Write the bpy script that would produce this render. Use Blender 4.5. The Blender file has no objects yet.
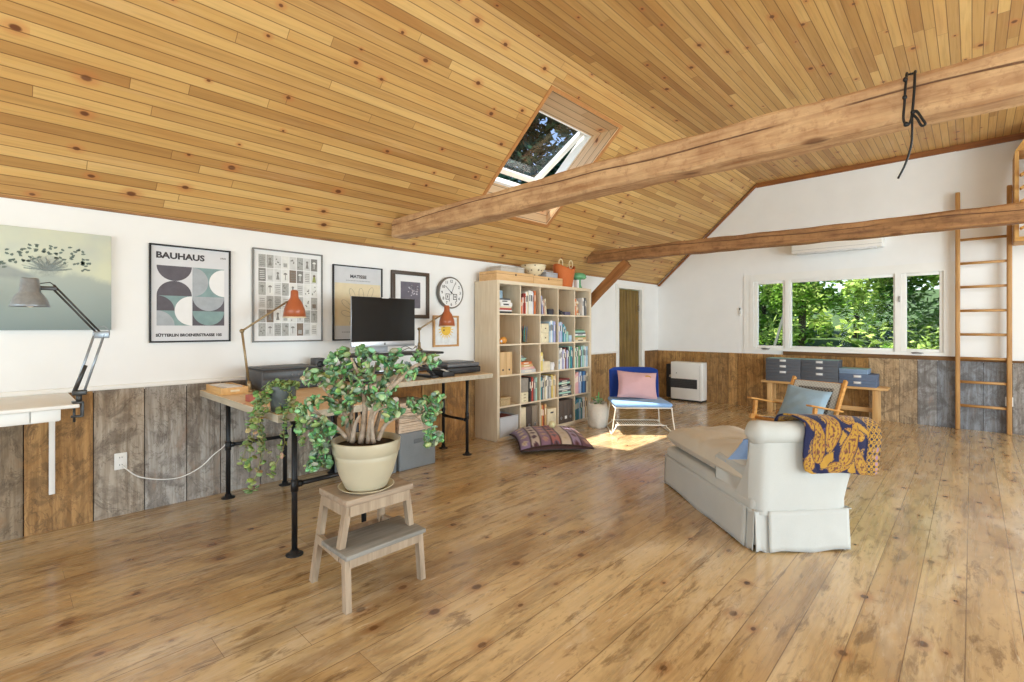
import bpy, bmesh, math, random
from mathutils import Vector, Matrix, Euler, noise
pi = math.pi
RND = random.Random(11)
SC = bpy.context.scene
COL = SC.collection

# ------------------------------------------------------------------ camera
H = 1.33
TH = math.atan(460/484.0)
cam_d = bpy.data.cameras.new('camera'); cam = bpy.data.objects.new('camera', cam_d); COL.objects.link(cam)
cam.location = (0, 0, H); cam.rotation_euler = (pi/2, 0, TH)
cam_d.sensor_width = 36; cam_d.lens = 484/1024*36
cam_d.shift_y = -14/1024
cam_d.clip_start = .05; cam_d.clip_end = 300
SC.camera = cam

# ------------------------------------------------------------------ light and exposure
SC.view_settings.view_transform = 'Standard'; SC.view_settings.look = 'None'
SC.view_settings.gamma = 1; SC.view_settings.use_curve_mapping = False
SC.view_settings.exposure = -0.08
world = bpy.data.worlds.new('sky'); SC.world = world; world.use_nodes = True
wn = world.node_tree; wn.nodes.clear()
sky = wn.nodes.new('ShaderNodeTexSky'); sky.sky_type = 'NISHITA'; sky.sun_disc = False
sky.sun_elevation = math.radians(62); sky.sun_rotation = math.radians(190)
bg = wn.nodes.new('ShaderNodeBackground'); bg.inputs[1].default_value = 0.32
wo = wn.nodes.new('ShaderNodeOutputWorld')
wn.links.new(sky.outputs[0], bg.inputs[0]); wn.links.new(bg.outputs[0], wo.inputs[0])
def lamp(name, kind, loc, direction, energy, color=(1, 1, 1), **kw):
    d = bpy.data.lights.new(name, kind); d.energy = energy; d.color = color
    for k, v in kw.items(): setattr(d, k, v)
    o = bpy.data.objects.new(name, d); COL.objects.link(o); o.location = loc
    o.rotation_euler = Vector(direction).to_track_quat('-Z', 'Y').to_euler()
    return o
lamp('sun', 'SUN', (0, -10, 20), (0.165, 0.305, -1), 12.0, (1, .95, .86), angle=math.radians(.8))
# added fill lamps, all out of view, that brighten the room
lamp('added_fill_back', 'AREA', (0.2, -3.9, 1.35), (0, 1, 0.85), 290, (.77, .91, 1.02), shape='RECTANGLE', size=7.4, size_y=2.2)  # added at an assumed unseen back opening, tilted up to lift the ceiling
lamp('added_fill_right_pitch', 'AREA', (3.45, 5.6, 2.95), (-.75, 0, -.66), 170, (.80, .93, 1.0), shape='RECTANGLE', size=2.4, size_y=1.0)  # added to brighten the dim far wall; this pitch has no roof window
lamp('added_fill_right', 'AREA', (4.3, 3.3, 1.15), (-1, 0.1, 0.4), 370, (.79, .93, 1.02), shape='RECTANGLE', size=5.8, size_y=1.7)  # added at an assumed unseen opening in the right wall

# ------------------------------------------------------------------ mesh builder
class MB:
    def __init__(s):
        s.v = []; s.f = []; s.m = []; s.s = []; s.c = []; s.uv = []
    def add(s, vs, fs, mi=0, sm=False, M=None, c=None, uv=None):
        b = len(s.v)
        for i, p in enumerate(vs):
            p = Vector(p)
            if M is not None: p = M @ p
            s.v.append(p)
            s.c.append(c[i] if isinstance(c, list) else (c or (1, 1, 1)))
            s.uv.append(uv[i] if uv else None)
        for f in fs:
            s.f.append([b+i for i in f]); s.m.append(mi); s.s.append(sm)
        return s
    def box(s, x0, x1, y0, y1, z0, z1, mi=0, M=None, c=None):
        vs = [(x0,y0,z0),(x1,y0,z0),(x1,y1,z0),(x0,y1,z0),(x0,y0,z1),(x1,y0,z1),(x1,y1,z1),(x0,y1,z1)]
        fs = [(3,2,1,0),(4,5,6,7),(0,1,5,4),(1,2,6,5),(2,3,7,6),(3,0,4,7)]
        return s.add(vs, fs, mi, False, M, c)
    def rbox(s, x0, x1, y0, y1, z0, z1, r=.005, mi=0, M=None, seg=2, c=None, sub=0):
        bm = bmesh.new(); bmesh.ops.create_cube(bm, size=1)
        for v in bm.verts:
            v.co = Vector(((x0+x1)/2+v.co.x*(x1-x0), (y0+y1)/2+v.co.y*(y1-y0), (z0+z1)/2+v.co.z*(z1-z0)))
        r = min(r, .48*min(abs(x1-x0), abs(y1-y0), abs(z1-z0)))
        bmesh.ops.bevel(bm, geom=bm.edges[:], offset=r, segments=seg, profile=.5, affect='EDGES')
        return s.bm(bm, mi, seg > 1, M, c)
    def bm(s, bm, mi=0, sm=True, M=None, c=None):
        bm.verts.index_update()
        s.add([v.co.copy() for v in bm.verts], [[v.index for v in f.verts] for f in bm.faces], mi, sm, M, c)
        bm.free(); return s
    def tube(s, pts, r, n=8, mi=0, M=None, cap=True, c=None):
        pts = [Vector(p) for p in pts]; k = len(pts)
        rs = r if isinstance(r, (list, tuple)) else [r]*k
        t0 = (pts[1]-pts[0]).normalized()
        a = t0.orthogonal().normalized(); vs = []; fs = []
        for i in range(k):
            t = (pts[min(i+1, k-1)]-pts[max(i-1, 0)])
            t = t.normalized() if t.length > 1e-9 else t0
            a = (a - t*a.dot(t)); a = a.normalized() if a.length > 1e-6 else t.orthogonal().normalized()
            b = t.cross(a)
            for j in range(n):
                q = 2*pi*j/n
                vs.append(pts[i]+(a*math.cos(q)+b*math.sin(q))*rs[i])
        for i in range(k-1):
            for j in range(n):
                fs.append((i*n+j, i*n+(j+1) % n, (i+1)*n+(j+1) % n, (i+1)*n+j))
        if cap:
            fs.append(tuple(reversed(range(n)))); fs.append(tuple((k-1)*n+j for j in range(n)))
        return s.add(vs, fs, mi, True, M, c)
    def bar(s, p, q, w, d, mi=0, up=(0, 0, 1), M=None, c=None):
        """square bar from p to q, w across, d the other way"""
        p = Vector(p); q = Vector(q); t = (q-p).normalized(); up = Vector(up)
        a = t.cross(up); a = a.normalized() if a.length > 1e-5 else t.orthogonal().normalized(); b = a.cross(t)
        vs = []
        for e in (p, q):
            for i, j in ((-1, -1), (1, -1), (1, 1), (-1, 1)): vs.append(e+a*i*w/2+b*j*d/2)
        return s.add(vs, [(3,2,1,0),(4,5,6,7),(0,1,5,4),(1,2,6,5),(2,3,7,6),(3,0,4,7)], mi, False, M, c)
    def lathe(s, prof, n=24, mi=0, M=None, c=None):
        vs = []; fs = []; k = len(prof)
        for r, z in prof:
            for j in range(n):
                q = 2*pi*j/n; vs.append((r*math.cos(q), r*math.sin(q), z))
        for i in range(k-1):
            for j in range(n):
                fs.append((i*n+j, i*n+(j+1) % n, (i+1)*n+(j+1) % n, (i+1)*n+j))
        if prof[0][0] > 1e-5: fs.append(tuple(reversed(range(n))))
        if prof[-1][0] > 1e-5: fs.append(tuple((k-1)*n+j for j in range(n)))
        return s.add(vs, fs, mi, True, M, c)
    def ball(s, ctr, rx, ry=None, rz=None, n=12, m=8, mi=0, M=None, c=None):
        ry = ry or rx; rz = rz or rx
        pr = [(math.sin(pi*i/m), -math.cos(pi*i/m)) for i in range(m+1)]
        T = Matrix.Translation(ctr) @ Matrix.Diagonal((rx, ry, rz, 1))
        return s.lathe([(max(a, 1e-6), b) for a, b in pr], n, mi, T if M is None else M @ T, c)
    def prism(s, poly, y0, y1, mi=0, M=None, c=None):
        """polygon in x,z extruded along y"""
        n = len(poly)
        vs = [(x, y0, z) for x, z in poly]+[(x, y1, z) for x, z in poly]
        fs = [tuple(range(n)), tuple(reversed(range(n, 2*n)))]+[(i, n+i, n+(i+1) % n, (i+1) % n) for i in range(n)]
        return s.add(vs, fs, mi, False, M, c)
    def flat(s, poly, y, mi=0, M=None):
        """thin printed patch in x,z facing -y"""
        return s.add([(x, y, z) for x, z in poly], [tuple(range(len(poly)))], mi, False, M)
    def grid(s, fn, nu, nv, mi=0, M=None, closed=False, cf=None):
        vs = []; fs = []; cs = []
        for i in range(nu+1):
            for j in range(nv+1):
                vs.append(fn(i/nu, j/nv)); cs.append(cf(i/nu, j/nv) if cf else (1, 1, 1))
        for i in range(nu):
            for j in range(nv):
                a = i*(nv+1)+j; fs.append((a, a+nv+1, a+nv+2, a+1))
        return s.add(vs, fs, mi, True, M, cs)
    def build(s, name, mats, parent=None, loc=(0, 0, 0), rz=0, uvf=None, solid=0, subsurf=0, bevel=0):
        me = bpy.data.meshes.new(name)
        me.from_pydata([tuple(v) for v in s.v], [], s.f)
        for m in (mats if isinstance(mats, (list, tuple)) else [mats]): me.materials.append(m)
        me.polygons.foreach_set('material_index', s.m)
        me.polygons.foreach_set('use_smooth', s.s)
        ca = me.color_attributes.new('tint', 'FLOAT_COLOR', 'POINT')
        for i, c in enumerate(s.c): ca.data[i].color = (c[0], c[1], c[2], 1)
        if uvf:
            ul = me.uv_layers.new(name='UVMap')
            for p in me.polygons:
                for li in p.loop_indices:
                    ul.data[li].uv = uvf(me.vertices[me.loops[li].vertex_index].co, p.normal)
        bm = bmesh.new(); bm.from_mesh(me); bmesh.ops.recalc_face_normals(bm, faces=bm.faces[:]); bm.to_mesh(me); bm.free()
        me.update()
        o = bpy.data.objects.new(name, me); COL.objects.link(o)
        if parent is not None: o.parent = parent
        o.location = loc; o.rotation_euler = (0, 0, rz)
        if bevel:
            b = o.modifiers.new('bevel', 'BEVEL'); b.width = bevel; b.segments = 2; b.limit_method = 'ANGLE'
        if solid:
            b = o.modifiers.new('solid', 'SOLIDIFY'); b.thickness = solid; b.offset = 0
        if subsurf:
            b = o.modifiers.new('sub', 'SUBSURF'); b.levels = subsurf; b.render_levels = subsurf
        return o

def tag(o, label, cat, group=None, kind=None):
    if label: o['label'] = label
    if cat: o['category'] = cat
    if group: o['group'] = group
    if kind: o['kind'] = kind
    return o
def thing(name, label, cat, loc=(0, 0, 0), rz=0, group=None):
    o = bpy.data.objects.new(name, None); COL.objects.link(o)
    o.empty_display_size = .1; o.location = loc; o.rotation_euler = (0, 0, rz)
    return tag(o, label, cat, group)
def struct(o):
    o['kind'] = 'structure'; return o
def RZ(a): return Matrix.Rotation(a, 4, 'Z')
def TR(*p): return Matrix.Translation(p)
def dup(o, loc=None, rz=None, label=None, group=None):
    r = o.copy(); COL.objects.link(r)
    if loc is not None: r.location = loc
    if rz is not None: r.rotation_euler = (0, 0, rz)
    if label: r['label'] = label
    if group: r['group'] = group
    for ch in list(o.children):
        c = ch.copy(); COL.objects.link(c); c.parent = r
        for g in list(ch.children):
            d = g.copy(); COL.objects.link(d); d.parent = c
    return r
def text(mb, s, size, x, y, z, mi, align='LEFT', bold=0.0, sx=1.0):
    """writing in the x,z plane facing -y"""
    cu = bpy.data.curves.new('writing', 'FONT'); cu.body = s; cu.size = size; cu.align_x = align
    cu.offset = bold; cu.resolution_u = 3
    o = bpy.data.objects.new('writing', cu); COL.objects.link(o)
    bpy.context.view_layer.update()
    me = bpy.data.meshes.new_from_object(o.evaluated_get(bpy.context.evaluated_depsgraph_get()))
    mb.add([(x+v.co.x*sx, y, z+v.co.y) for v in me.vertices], [tuple(p.vertices) for p in me.polygons], mi)
    bpy.data.objects.remove(o); bpy.data.curves.remove(cu); bpy.data.meshes.remove(me)
def circ(cx, cz, r, a0=0, a1=360, n=24, ratio=1):
    k = max(3, int(n*abs(a1-a0)/360))
    return [(cx+r*ratio*math.cos(math.radians(a0+(a1-a0)*i/k)), cz+r*math.sin(math.radians(a0+(a1-a0)*i/k))) for i in range(k+(0 if abs(a1-a0) == 360 else 1))]
def rect(x0, x1, z0, z1): return [(x0, z0), (x1, z0), (x1, z1), (x0, z1)]

# ------------------------------------------------------------------ materials
def srgb(r, g, b):
    f = lambda c: (c/255/12.92) if c/255 <= .04045 else ((c/255+.055)/1.055)**2.4
    return (f(r), f(g), f(b), 1)
class NT:
    def __init__(s, name):
        s.m = bpy.data.materials.new(name); s.m.use_nodes = True; s.t = s.m.node_tree; s.t.nodes.clear()
        s.out = s.t.nodes.new('ShaderNodeOutputMaterial')
    def n(s, ty, ins=None, **kw):
        nd = s.t.nodes.new(ty)
        for k, v in kw.items(): setattr(nd, k, v)
        for k, v in (ins or {}).items(): s.set(nd.inputs[k], v)
        return nd
    def set(s, sock, v):
        if isinstance(v, bpy.types.NodeSocket): s.t.links.new(v, sock)
        else: sock.default_value = v
    def math(s, op, a, b=0.0, c=0.0, clamp=False):
        nd = s.n('ShaderNodeMath', operation=op, use_clamp=clamp)
        s.set(nd.inputs[0], a); s.set(nd.inputs[1], b); s.set(nd.inputs[2], c)
        return nd.outputs[0]
    def mix(s, f, a, b, blend='MIX'):
        nd = s.n('ShaderNodeMix', data_type='RGBA', blend_type=blend)
        s.set(nd.inputs[0], f); s.set(nd.inputs[6], a); s.set(nd.inputs[7], b)
        return nd.outputs[2]
    def ramp(s, f, stops, interp='LINEAR'):
        nd = s.n('ShaderNodeValToRGB'); e = nd.color_ramp.elements; nd.color_ramp.interpolation = interp
        while len(e) < len(stops): e.new(.5)
        for i, (p, c) in enumerate(stops):
            e[i].position = p; e[i].color = c if len(c) == 4 else (*c, 1)
        s.set(nd.inputs[0], f); return nd.outputs[0]
    def sm(s, x, a, b):
        nd = s.n('ShaderNodeMapRange', interpolation_type='SMOOTHSTEP')
        s.set(nd.inputs[0], x); nd.inputs[1].default_value = a; nd.inputs[2].default_value = b
        return nd.outputs[0]
    def xyz(s, x, y, z=0.0):
        nd = s.n('ShaderNodeCombineXYZ'); s.set(nd.inputs[0], x); s.set(nd.inputs[1], y); s.set(nd.inputs[2], z)
        return nd.outputs[0]
    def noise(s, vec, scale=1.0, detail=3.0, rough=.55, dist=0.0):
        nd = s.n('ShaderNodeTexNoise', {'Vector': vec, 'Scale': scale, 'Detail': detail, 'Roughness': rough, 'Distortion': dist})
        return nd.outputs[0]
    def bump(s, h, strength=.3, dist=.01):
        return s.n('ShaderNodeBump', {'Height': h, 'Strength': strength, 'Distance': dist}).outputs[0]
    def bsdf(s, color, rough=.6, metal=0.0, normal=None, spec=.5, sheen=0.0, trans=None):
        b = s.n('ShaderNodeBsdfPrincipled')
        s.set(b.inputs['Base Color'], color); s.set(b.inputs['Roughness'], rough); s.set(b.inputs['Metallic'], metal)
        s.set(b.inputs['Specular IOR Level'], spec)
        if sheen: s.set(b.inputs['Sheen Weight'], sheen)
        if normal is not None: s.set(b.inputs['Normal'], normal)
        o = b.outputs[0]
        if trans is not None:
            t = s.n('ShaderNodeBsdfTranslucent'); s.set(t.inputs[0], color)
            mx = s.n('ShaderNodeMixShader'); s.set(mx.inputs[0], trans)
            s.t.links.new(o, mx.inputs[1]); s.t.links.new(t.outputs[0], mx.inputs[2]); o = mx.outputs[0]
        s.t.links.new(o, s.out.inputs[0]); return s.m
    def obj(s): return s.n('ShaderNodeTexCoord').outputs['Object']
    def uv(s): return s.n('ShaderNodeTexCoord').outputs['UV']
    def attr(s, name='tint'): return s.n('ShaderNodeAttribute', attribute_name=name).outputs[0]
_mc = {}
def mat(name, rgb, rough=.55, var=.10, scale=18.0, metal=0.0, bump=0.0, spec=.5, sheen=0.0):
    if name in _mc: return _mc[name]
    t = NT(name); o = t.obj(); c = srgb(*rgb)
    nz = t.noise(o, scale, 3)
    dark = tuple(x*(1-var) for x in c[:3])+(1,); lite = tuple(min(1, x*(1+var)) for x in c[:3])+(1,)
    colr = t.ramp(nz, [(.3, dark), (.7, lite)])
    nrm = t.bump(t.noise(o, scale*14, 2), bump, .004) if bump else None
    _mc[name] = t.bsdf(colr, rough, metal, nrm, spec, sheen); return _mc[name]
def wood(name, rgb, dark, axis='x', rough=.5, scale=1.0):
    """plain timber, grain running along one object axis"""
    if name in _mc: return _mc[name]
    t = NT(name); o = t.obj(); sp = t.n('ShaderNodeSeparateXYZ', {0: o})
    k = {'x': (2.5, 30, 30), 'y': (30, 2.5, 30), 'z': (30, 30, 2.5)}[axis]
    v = t.xyz(*[t.math('MULTIPLY', sp.outputs[i], k[i]*scale) for i in range(3)])
    g = t.noise(v, 1.0, 4, .6, .4); b = t.noise(o, 3.0, 2)
    f = t.math('ADD', t.math('MULTIPLY', g, .75), t.math('MULTIPLY', b, .25))
    c = t.ramp(f, [(.3, srgb(*dark)), (.62, srgb(*rgb))])
    _mc[name] = t.bsdf(c, rough, 0, t.bump(g, .15, .003)); return _mc[name]
def planks(name, w, L, tones, knots=.5, kcol=(70, 40, 22), rough=.5, seam=.0025, seamcol=(60, 36, 18), grain=.5, patina=None, bumpy=.15, gscale=1.0, kscale=1.0, coat=0.0):
    t = NT(name); sp = t.n('ShaderNodeSeparateXYZ', {0: t.uv()}); u = sp.outputs[0]; v = sp.outputs[1]
    vw = t.math('DIVIDE', v, w); idx = t.math('FLOOR', vw); fr = t.math('FRACT', vw)
    r1 = t.n('ShaderNodeTexWhiteNoise', {'W': idx}, noise_dimensions='1D').outputs[0]
    u2 = t.math('ADD', u, t.math('MULTIPLY', r1, 9.7)); ul = t.math('DIVIDE', u2, L); jd = t.math('FLOOR', ul); jf = t.math('FRACT', ul)
    r2n = t.n('ShaderNodeTexWhiteNoise', {'Vector': t.xyz(idx, jd, 0.0)}, noise_dimensions='2D'); r2 = r2n.outputs[0]
    k = len(tones)-1
    base = t.ramp(r2, [(i/k, srgb(*c)) for i, c in enumerate(tones)])
    off = t.math('MULTIPLY', r2, 37.0)
    gv = t.xyz(t.math('MULTIPLY', u, 1.6*gscale), t.math('ADD', t.math('MULTIPLY', v, 42*gscale), off), off)
    g = t.noise(gv, 1.0, 4, .6, .6)
    col = t.mix(t.math('MULTIPLY', t.sm(g, .42, .75), grain), base, t.mix(.5, base, srgb(*kcol), 'MULTIPLY'))
    low = t.noise(t.xyz(t.math('MULTIPLY', u, .9), t.math('MULTIPLY', v, 5.0), off), 1.0, 3)
    col = t.mix(t.math('MULTIPLY', t.sm(low, .45, .8), .35), col, srgb(*kcol), 'SOFT_LIGHT')
    kv = t.n('ShaderNodeTexVoronoi', {'Vector': t.xyz(t.math('MULTIPLY', u, 3.0*kscale), t.math('MULTIPLY', v, 4.2*kscale), 0.0), 'Scale': 1.0, 'Randomness': 1.0}, voronoi_dimensions='2D')
    kd = t.math('ADD', kv.outputs['Distance'], t.math('MULTIPLY', t.math('SUBTRACT', g, .5), .05))
    ks = t.n('ShaderNodeSeparateColor', {0: kv.outputs['Color']})
    gate = t.math('GREATER_THAN', ks.outputs[0], 1-knots)
    size = t.math('ADD', .45, t.math('MULTIPLY', ks.outputs[1], .75))
    kk = t.math('MULTIPLY', t.sm(t.math('DIVIDE', kd, size), .105, .055), gate)
    halo = t.math('MULTIPLY', t.math('MULTIPLY', t.sm(t.math('DIVIDE', kd, size), .3, .09), gate), .45)
    col = t.mix(halo, col, srgb(*[min(255, int(x*1.7)) for x in kcol]))
    col = t.mix(kk, col, srgb(*kcol))
    if patina:
        for (pc, su, sv, a, b, amt, seedz) in patina:
            pn = t.noise(t.xyz(t.math('MULTIPLY', u, su), t.math('MULTIPLY', v, sv), seedz), 1.0, 6, .68, .5)
            col = t.mix(t.math('MULTIPLY', t.sm(pn, a, b), amt), col, srgb(*pc))
    e1 = t.math('MULTIPLY', t.math('MINIMUM', fr, t.math('SUBTRACT', 1.0, fr)), w)
    e2 = t.math('MULTIPLY', t.math('MINIMUM', jf, t.math('SUBTRACT', 1.0, jf)), L)
    sm_ = t.math('MINIMUM', e1, t.math('ADD', e2, seam*.3))
    line = t.sm(sm_, seam, seam*.35)
    col = t.mix(t.math('MULTIPLY', line, .8), col, srgb(*seamcol))
    hgt = t.math('SUBTRACT', t.math('MULTIPLY', g, .25), line)
    rr = t.math('ADD', rough-.1, t.math('MULTIPLY', g, .2))
    m = t.bsdf(col, rr, 0, t.bump(hgt, bumpy, .004))
    if coat:
        pb = [n for n in t.t.nodes if n.type == 'BSDF_PRINCIPLED'][0]; pb.inputs['Coat Weight'].default_value = coat; pb.inputs['Coat Roughness'].default_value = .16
    return m
def weathered(name):
    """old vertical barn boards; each board brings its own tint"""
    t = NT(name); o = t.obj(); sp = t.n('ShaderNodeSeparateXYZ', {0: o}); x, y, z = sp.outputs[:3]
    h = t.math('ADD', x, y); tint = t.attr()
    g = t.noise(t.xyz(t.math('MULTIPLY', h, 34), t.math('MULTIPLY', z, 2.2), h), 1.0, 5, .62, .8)
    bl = t.noise(t.xyz(t.math('MULTIPLY', h, 6), t.math('MULTIPLY', z, 4.6), 3.0), 1.0, 7, .72, 1.2)
    st = t.noise(t.xyz(t.math('MULTIPLY', h, 4), t.math('MULTIPLY', z, 2.0), 9.0), 1.0, 5, .7, 1.6)
    c = t.mix(t.sm(g, .3, .7), t.mix(1.0, tint, srgb(196, 188, 180), 'MULTIPLY'), tint)
    c = t.mix(t.math('MULTIPLY', t.sm(bl, .44, .62), .7), c, t.mix(.75, tint, srgb(66, 50, 38), 'MIX'))
    c = t.mix(t.math('MULTIPLY', t.sm(bl, .42, .22), .5), c, t.mix(.5, tint, srgb(196, 186, 172), 'MIX'))
    crack = t.math('ABSOLUTE', t.math('SUBTRACT', st, .5))
    c = t.mix(t.math('MULTIPLY', t.sm(crack, .014, .002), .38), c, srgb(70, 56, 46))
    c = t.mix(t.math('MULTIPLY', t.sm(st, .56, .7), .5), c, t.mix(.6, tint, srgb(150, 98, 40)))
    return t.bsdf(c, .85, 0, t.bump(t.math('ADD', g, t.sm(crack, .0, .03)), .35, .006))
def tinted(name, rough=.6, spec=.4, trans=None, bump=0.0, sheen=0.0, var=.2):
    t = NT(name); o = t.obj(); nz = t.noise(o, 30, 2)
    c = t.mix(t.math('MULTIPLY', nz, var), t.attr(), (0, 0, 0, 1))
    return t.bsdf(c, rough, 0, t.bump(t.noise(o, 300, 2), bump, .003) if bump else None, spec, sheen, trans)
def lin(r, g, b): return srgb(r, g, b)[:3]
def fabric(name, rgb, sc=420.0, var=.12, rough=.9, fold=0.0):
    if name in _mc: return _mc[name]
    t = NT(name); o = t.obj(); c = srgb(*rgb)
    wv = t.noise(o, sc, 2); bl = t.noise(o, 6.0, 4)
    f = t.math('ADD', t.math('MULTIPLY', wv, .5), t.math('MULTIPLY', bl, .5))
    col = t.ramp(f, [(.3, tuple(x*(1-var) for x in c[:3])+(1,)), (.7, tuple(min(1, x*(1+var*.6)) for x in c[:3])+(1,))])
    h = t.math('ADD', t.math('MULTIPLY', wv, .3), t.math('MULTIPLY', t.noise(o, 9.0, 4, .55, .6), fold))
    _mc[name] = t.bsdf(col, rough, 0, t.bump(h, .35, .01), .2, .15); return _mc[name]
# ------------------------------------------------------------------ the room
XW, YF = -4.352, 8.655
WX = -4.368            # plaster face behind the wainscot
M_wall = mat('white_plaster', (240, 240, 239), .85, .02, 3.0, bump=.05)
M_white = mat('white_paint', (240, 239, 235), .45, .02, 6.0)
M_floor = planks('pine_floor', .18, 3.1, [(212, 184, 136), (222, 196, 150), (200, 168, 118), (216, 188, 142)], knots=.5, kcol=(96, 62, 36), rough=.26, seam=.0028, seamcol=(104, 78, 52), grain=.6,
    patina=[((138, 102, 62), .45, .7, .46, .66, .5, 2.0), ((130, 94, 54), .9, 4.0, .48, .66, .55, 12.0), ((228, 214, 188), .8, 2.6, .50, .70, .55, 7.0), ((104, 74, 44), 3.4, 14.0, .53, .65, .62, 4.0), ((110, 80, 50), 9.0, 22.0, .54, .70, .45, 14.0), ((160, 138, 108), 1.6, 6.0, .52, .7, .5, 33.0), ((236, 224, 200), 7.0, 40.0, .60, .72, .45, 24.0)], bumpy=.12, kscale=1.1, coat=.55)
M_ceil = planks('pine_ceiling', .07, 2.5, [(194, 150, 88), (212, 168, 102), (178, 132, 74), (222, 182, 116), (204, 160, 94)], knots=.34, kcol=(112, 66, 36), rough=.5, seam=.004, seamcol=(104, 66, 34), grain=.4, kscale=1.25,
    patina=[((226, 190, 146), .5, 6.0, .52, .75, .35, 3.0), ((160, 112, 66), .8, 12.0, .54, .74, .4, 8.0)])
M_lining = planks('pine_lining', .07, 3.0, [(214, 180, 140), (224, 192, 152), (206, 170, 128)], knots=.4, kcol=(120, 76, 44), seam=.004, seamcol=(90, 60, 34), grain=.3)
M_barn = weathered('weathered_boards')
M_oldwood = wood('old_board', (128, 96, 54), (70, 48, 24), 'z', .8)
M_trim = wood('brown_trim', (158, 98, 44), (110, 62, 26), 'x', .55)
M_pane = None
def glass():
    t = NT('window_glass'); tr = t.n('ShaderNodeBsdfTransparent'); gl = t.n('ShaderNodeBsdfGlossy', {'Roughness': .02})
    lw = t.n('ShaderNodeLayerWeight', {'Blend': .25}); mx = t.n('ShaderNodeMixShader')
    t.set(mx.inputs[0], t.math('MULTIPLY', lw.outputs[0], .12)); t.t.links.new(tr.outputs[0], mx.inputs[1]); t.t.links.new(gl.outputs[0], mx.inputs[2])
    t.t.links.new(mx.outputs[0], t.out.inputs[0]); return t.m
M_pane = glass()

XR, YB = 4.368, -4.0
f = MB(); f.box(WX-.15, XR+.15, YB-.15, YF+.15, -.12, 0)
struct(f.build('floor', M_floor, uvf=lambda co, n: (co.y+20, co.x+20)))

# left wall, with the narrow door opening near the far corner
DY0, DY1, DZ = 7.22, 8.02, 2.0
w = MB()
w.box(WX-.15, WX, YB-.15, DY0, 0, 2.16); w.box(WX-.15, WX, DY1, YF+.15, 0, 2.16); w.box(WX-.15, WX, DY0, DY1, DZ, 2.16)
struct(w.build('wall_left', M_wall))
# far gable wall: window opening; the part left of the ladder stands a little proud
KN, ZC, ZE = 2.6, 3.72, 2.16
WX0, WX1, WZ0, WZ1 = -2.70, -.24, .955, 2.108
w = MB()
def gable(poly, y0=YF): w.prism(poly, y0, YF+.16)
gable([(WX-.15, 0), (WX0, 0), (WX0, 3.62), (-2.6, ZC+.05), (WX-.15, ZE-.05)])
gable([(WX0, 0), (WX1, 0), (WX1, WZ0), (WX0, WZ0)])
gable([(WX0, WZ1), (WX1, WZ1), (WX1, ZC+.05), (WX0, ZC+.05)])
gable([(WX1, 0), (-.15, 0), (-.15, ZC+.05), (WX1, ZC+.05)])
gable([(-.15, 0), (XR+.15, 0), (XR+.15, ZE-.05), (2.6, ZC+.05), (-.15, ZC+.05)], YF+.015)
struct(w.build('wall_far', M_wall))
# right wall and back wall outside the picture, with assumed unglazed openings added for light
w = MB(); w.box(XR, XR+.15, YB-.15, -1.0, 0, 2.16); w.box(XR, XR+.15, 6.2, YF+.15, 0, 2.16); w.box(XR, XR+.15, -1.0, 6.2, 0, .25); w.box(XR, XR+.15, -1.0, 6.2, 2.05, 2.16)
struct(w.build('wall_right', M_wall))
w = MB()
for p in ([(WX-.15, 0), (-3.6, 0), (-3.6, 2.9), (WX-.15, 2.1)], [(4.0, 0), (XR+.15, 0), (XR+.15, 2.1), (4.0, 2.45)], [(-3.6, 2.5), (4.0, 2.5), (2.6, ZC+.05), (-2.6, ZC+.05)], [(-3.6, 0), (4.0, 0), (4.0, .2), (-3.6, .2)]):
    w.prism(p, YB-.15, YB)
struct(w.build('wall_back', M_wall))
# pitched and flat ceiling boards, with the opening for the roof window
AL = math.atan2(ZC-ZE, KN+WX); AL = math.atan2(ZC-2.145, -KN-WX)
LS = math.hypot(ZC-2.145, -KN-WX); ca, sa = math.cos(AL), math.sin(AL)
def SL(t, y, d=0.0): return Vector((WX+t*ca-d*sa, y, 2.145+t*sa+d*ca))
ST0, ST1, SY0, SY1 = .70, 2.075, 3.50, 4.68
c = MB()
def slab(t0, t1, y0, y1):
    vs = [SL(t0, y0), SL(t1, y0), SL(t1, y1), SL(t0, y1)]+[SL(t0, y0, .3), SL(t1, y0, .3), SL(t1, y1, .3), SL(t0, y1, .3)]
    c.add(vs, [(0,1,2,3), (7,6,5,4), (0,4,5,1), (1,5,6,2), (2,6,7,3), (3,7,4,0)])
slab(-.2, ST0, YB-.15, YF+.15); slab(ST1, LS, YB-.15, YF+.15); slab(ST0, ST1, YB-.15, SY0); slab(ST0, ST1, SY1, YF+.15)
def uv_slope(co, n): return (co.y+30, (co.x-WX)*ca+(co.z-2.145)*sa+40.02)
struct(c.build('ceiling_left_pitch', M_ceil, uvf=uv_slope))
c = MB(); c.box(-KN, KN, YB-.15, YF+.15, ZC, ZC+.3)
struct(c.build('ceiling', M_ceil, uvf=lambda co, n: (co.y+30, co.x+30.03)))
c = MB(); c.add([(KN, YB-.15, ZC), (XR+.2, YB-.15, 2.0), (XR+.2, YF+.15, 2.0), (KN, YF+.15, ZC), (KN, YB-.15, ZC+.4), (XR+.2, YB-.15, 2.4), (XR+.2, YF+.15, 2.4), (KN, YF+.15, ZC+.4)],
    [(0,1,2,3), (7,6,5,4), (0,4,5,1), (1,5,6,2), (2,6,7,3), (3,7,4,0)])
struct(c.build('ceiling_right_pitch', M_ceil, uvf=lambda co, n: (co.y+30, co.x*1.3+30)))
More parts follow.
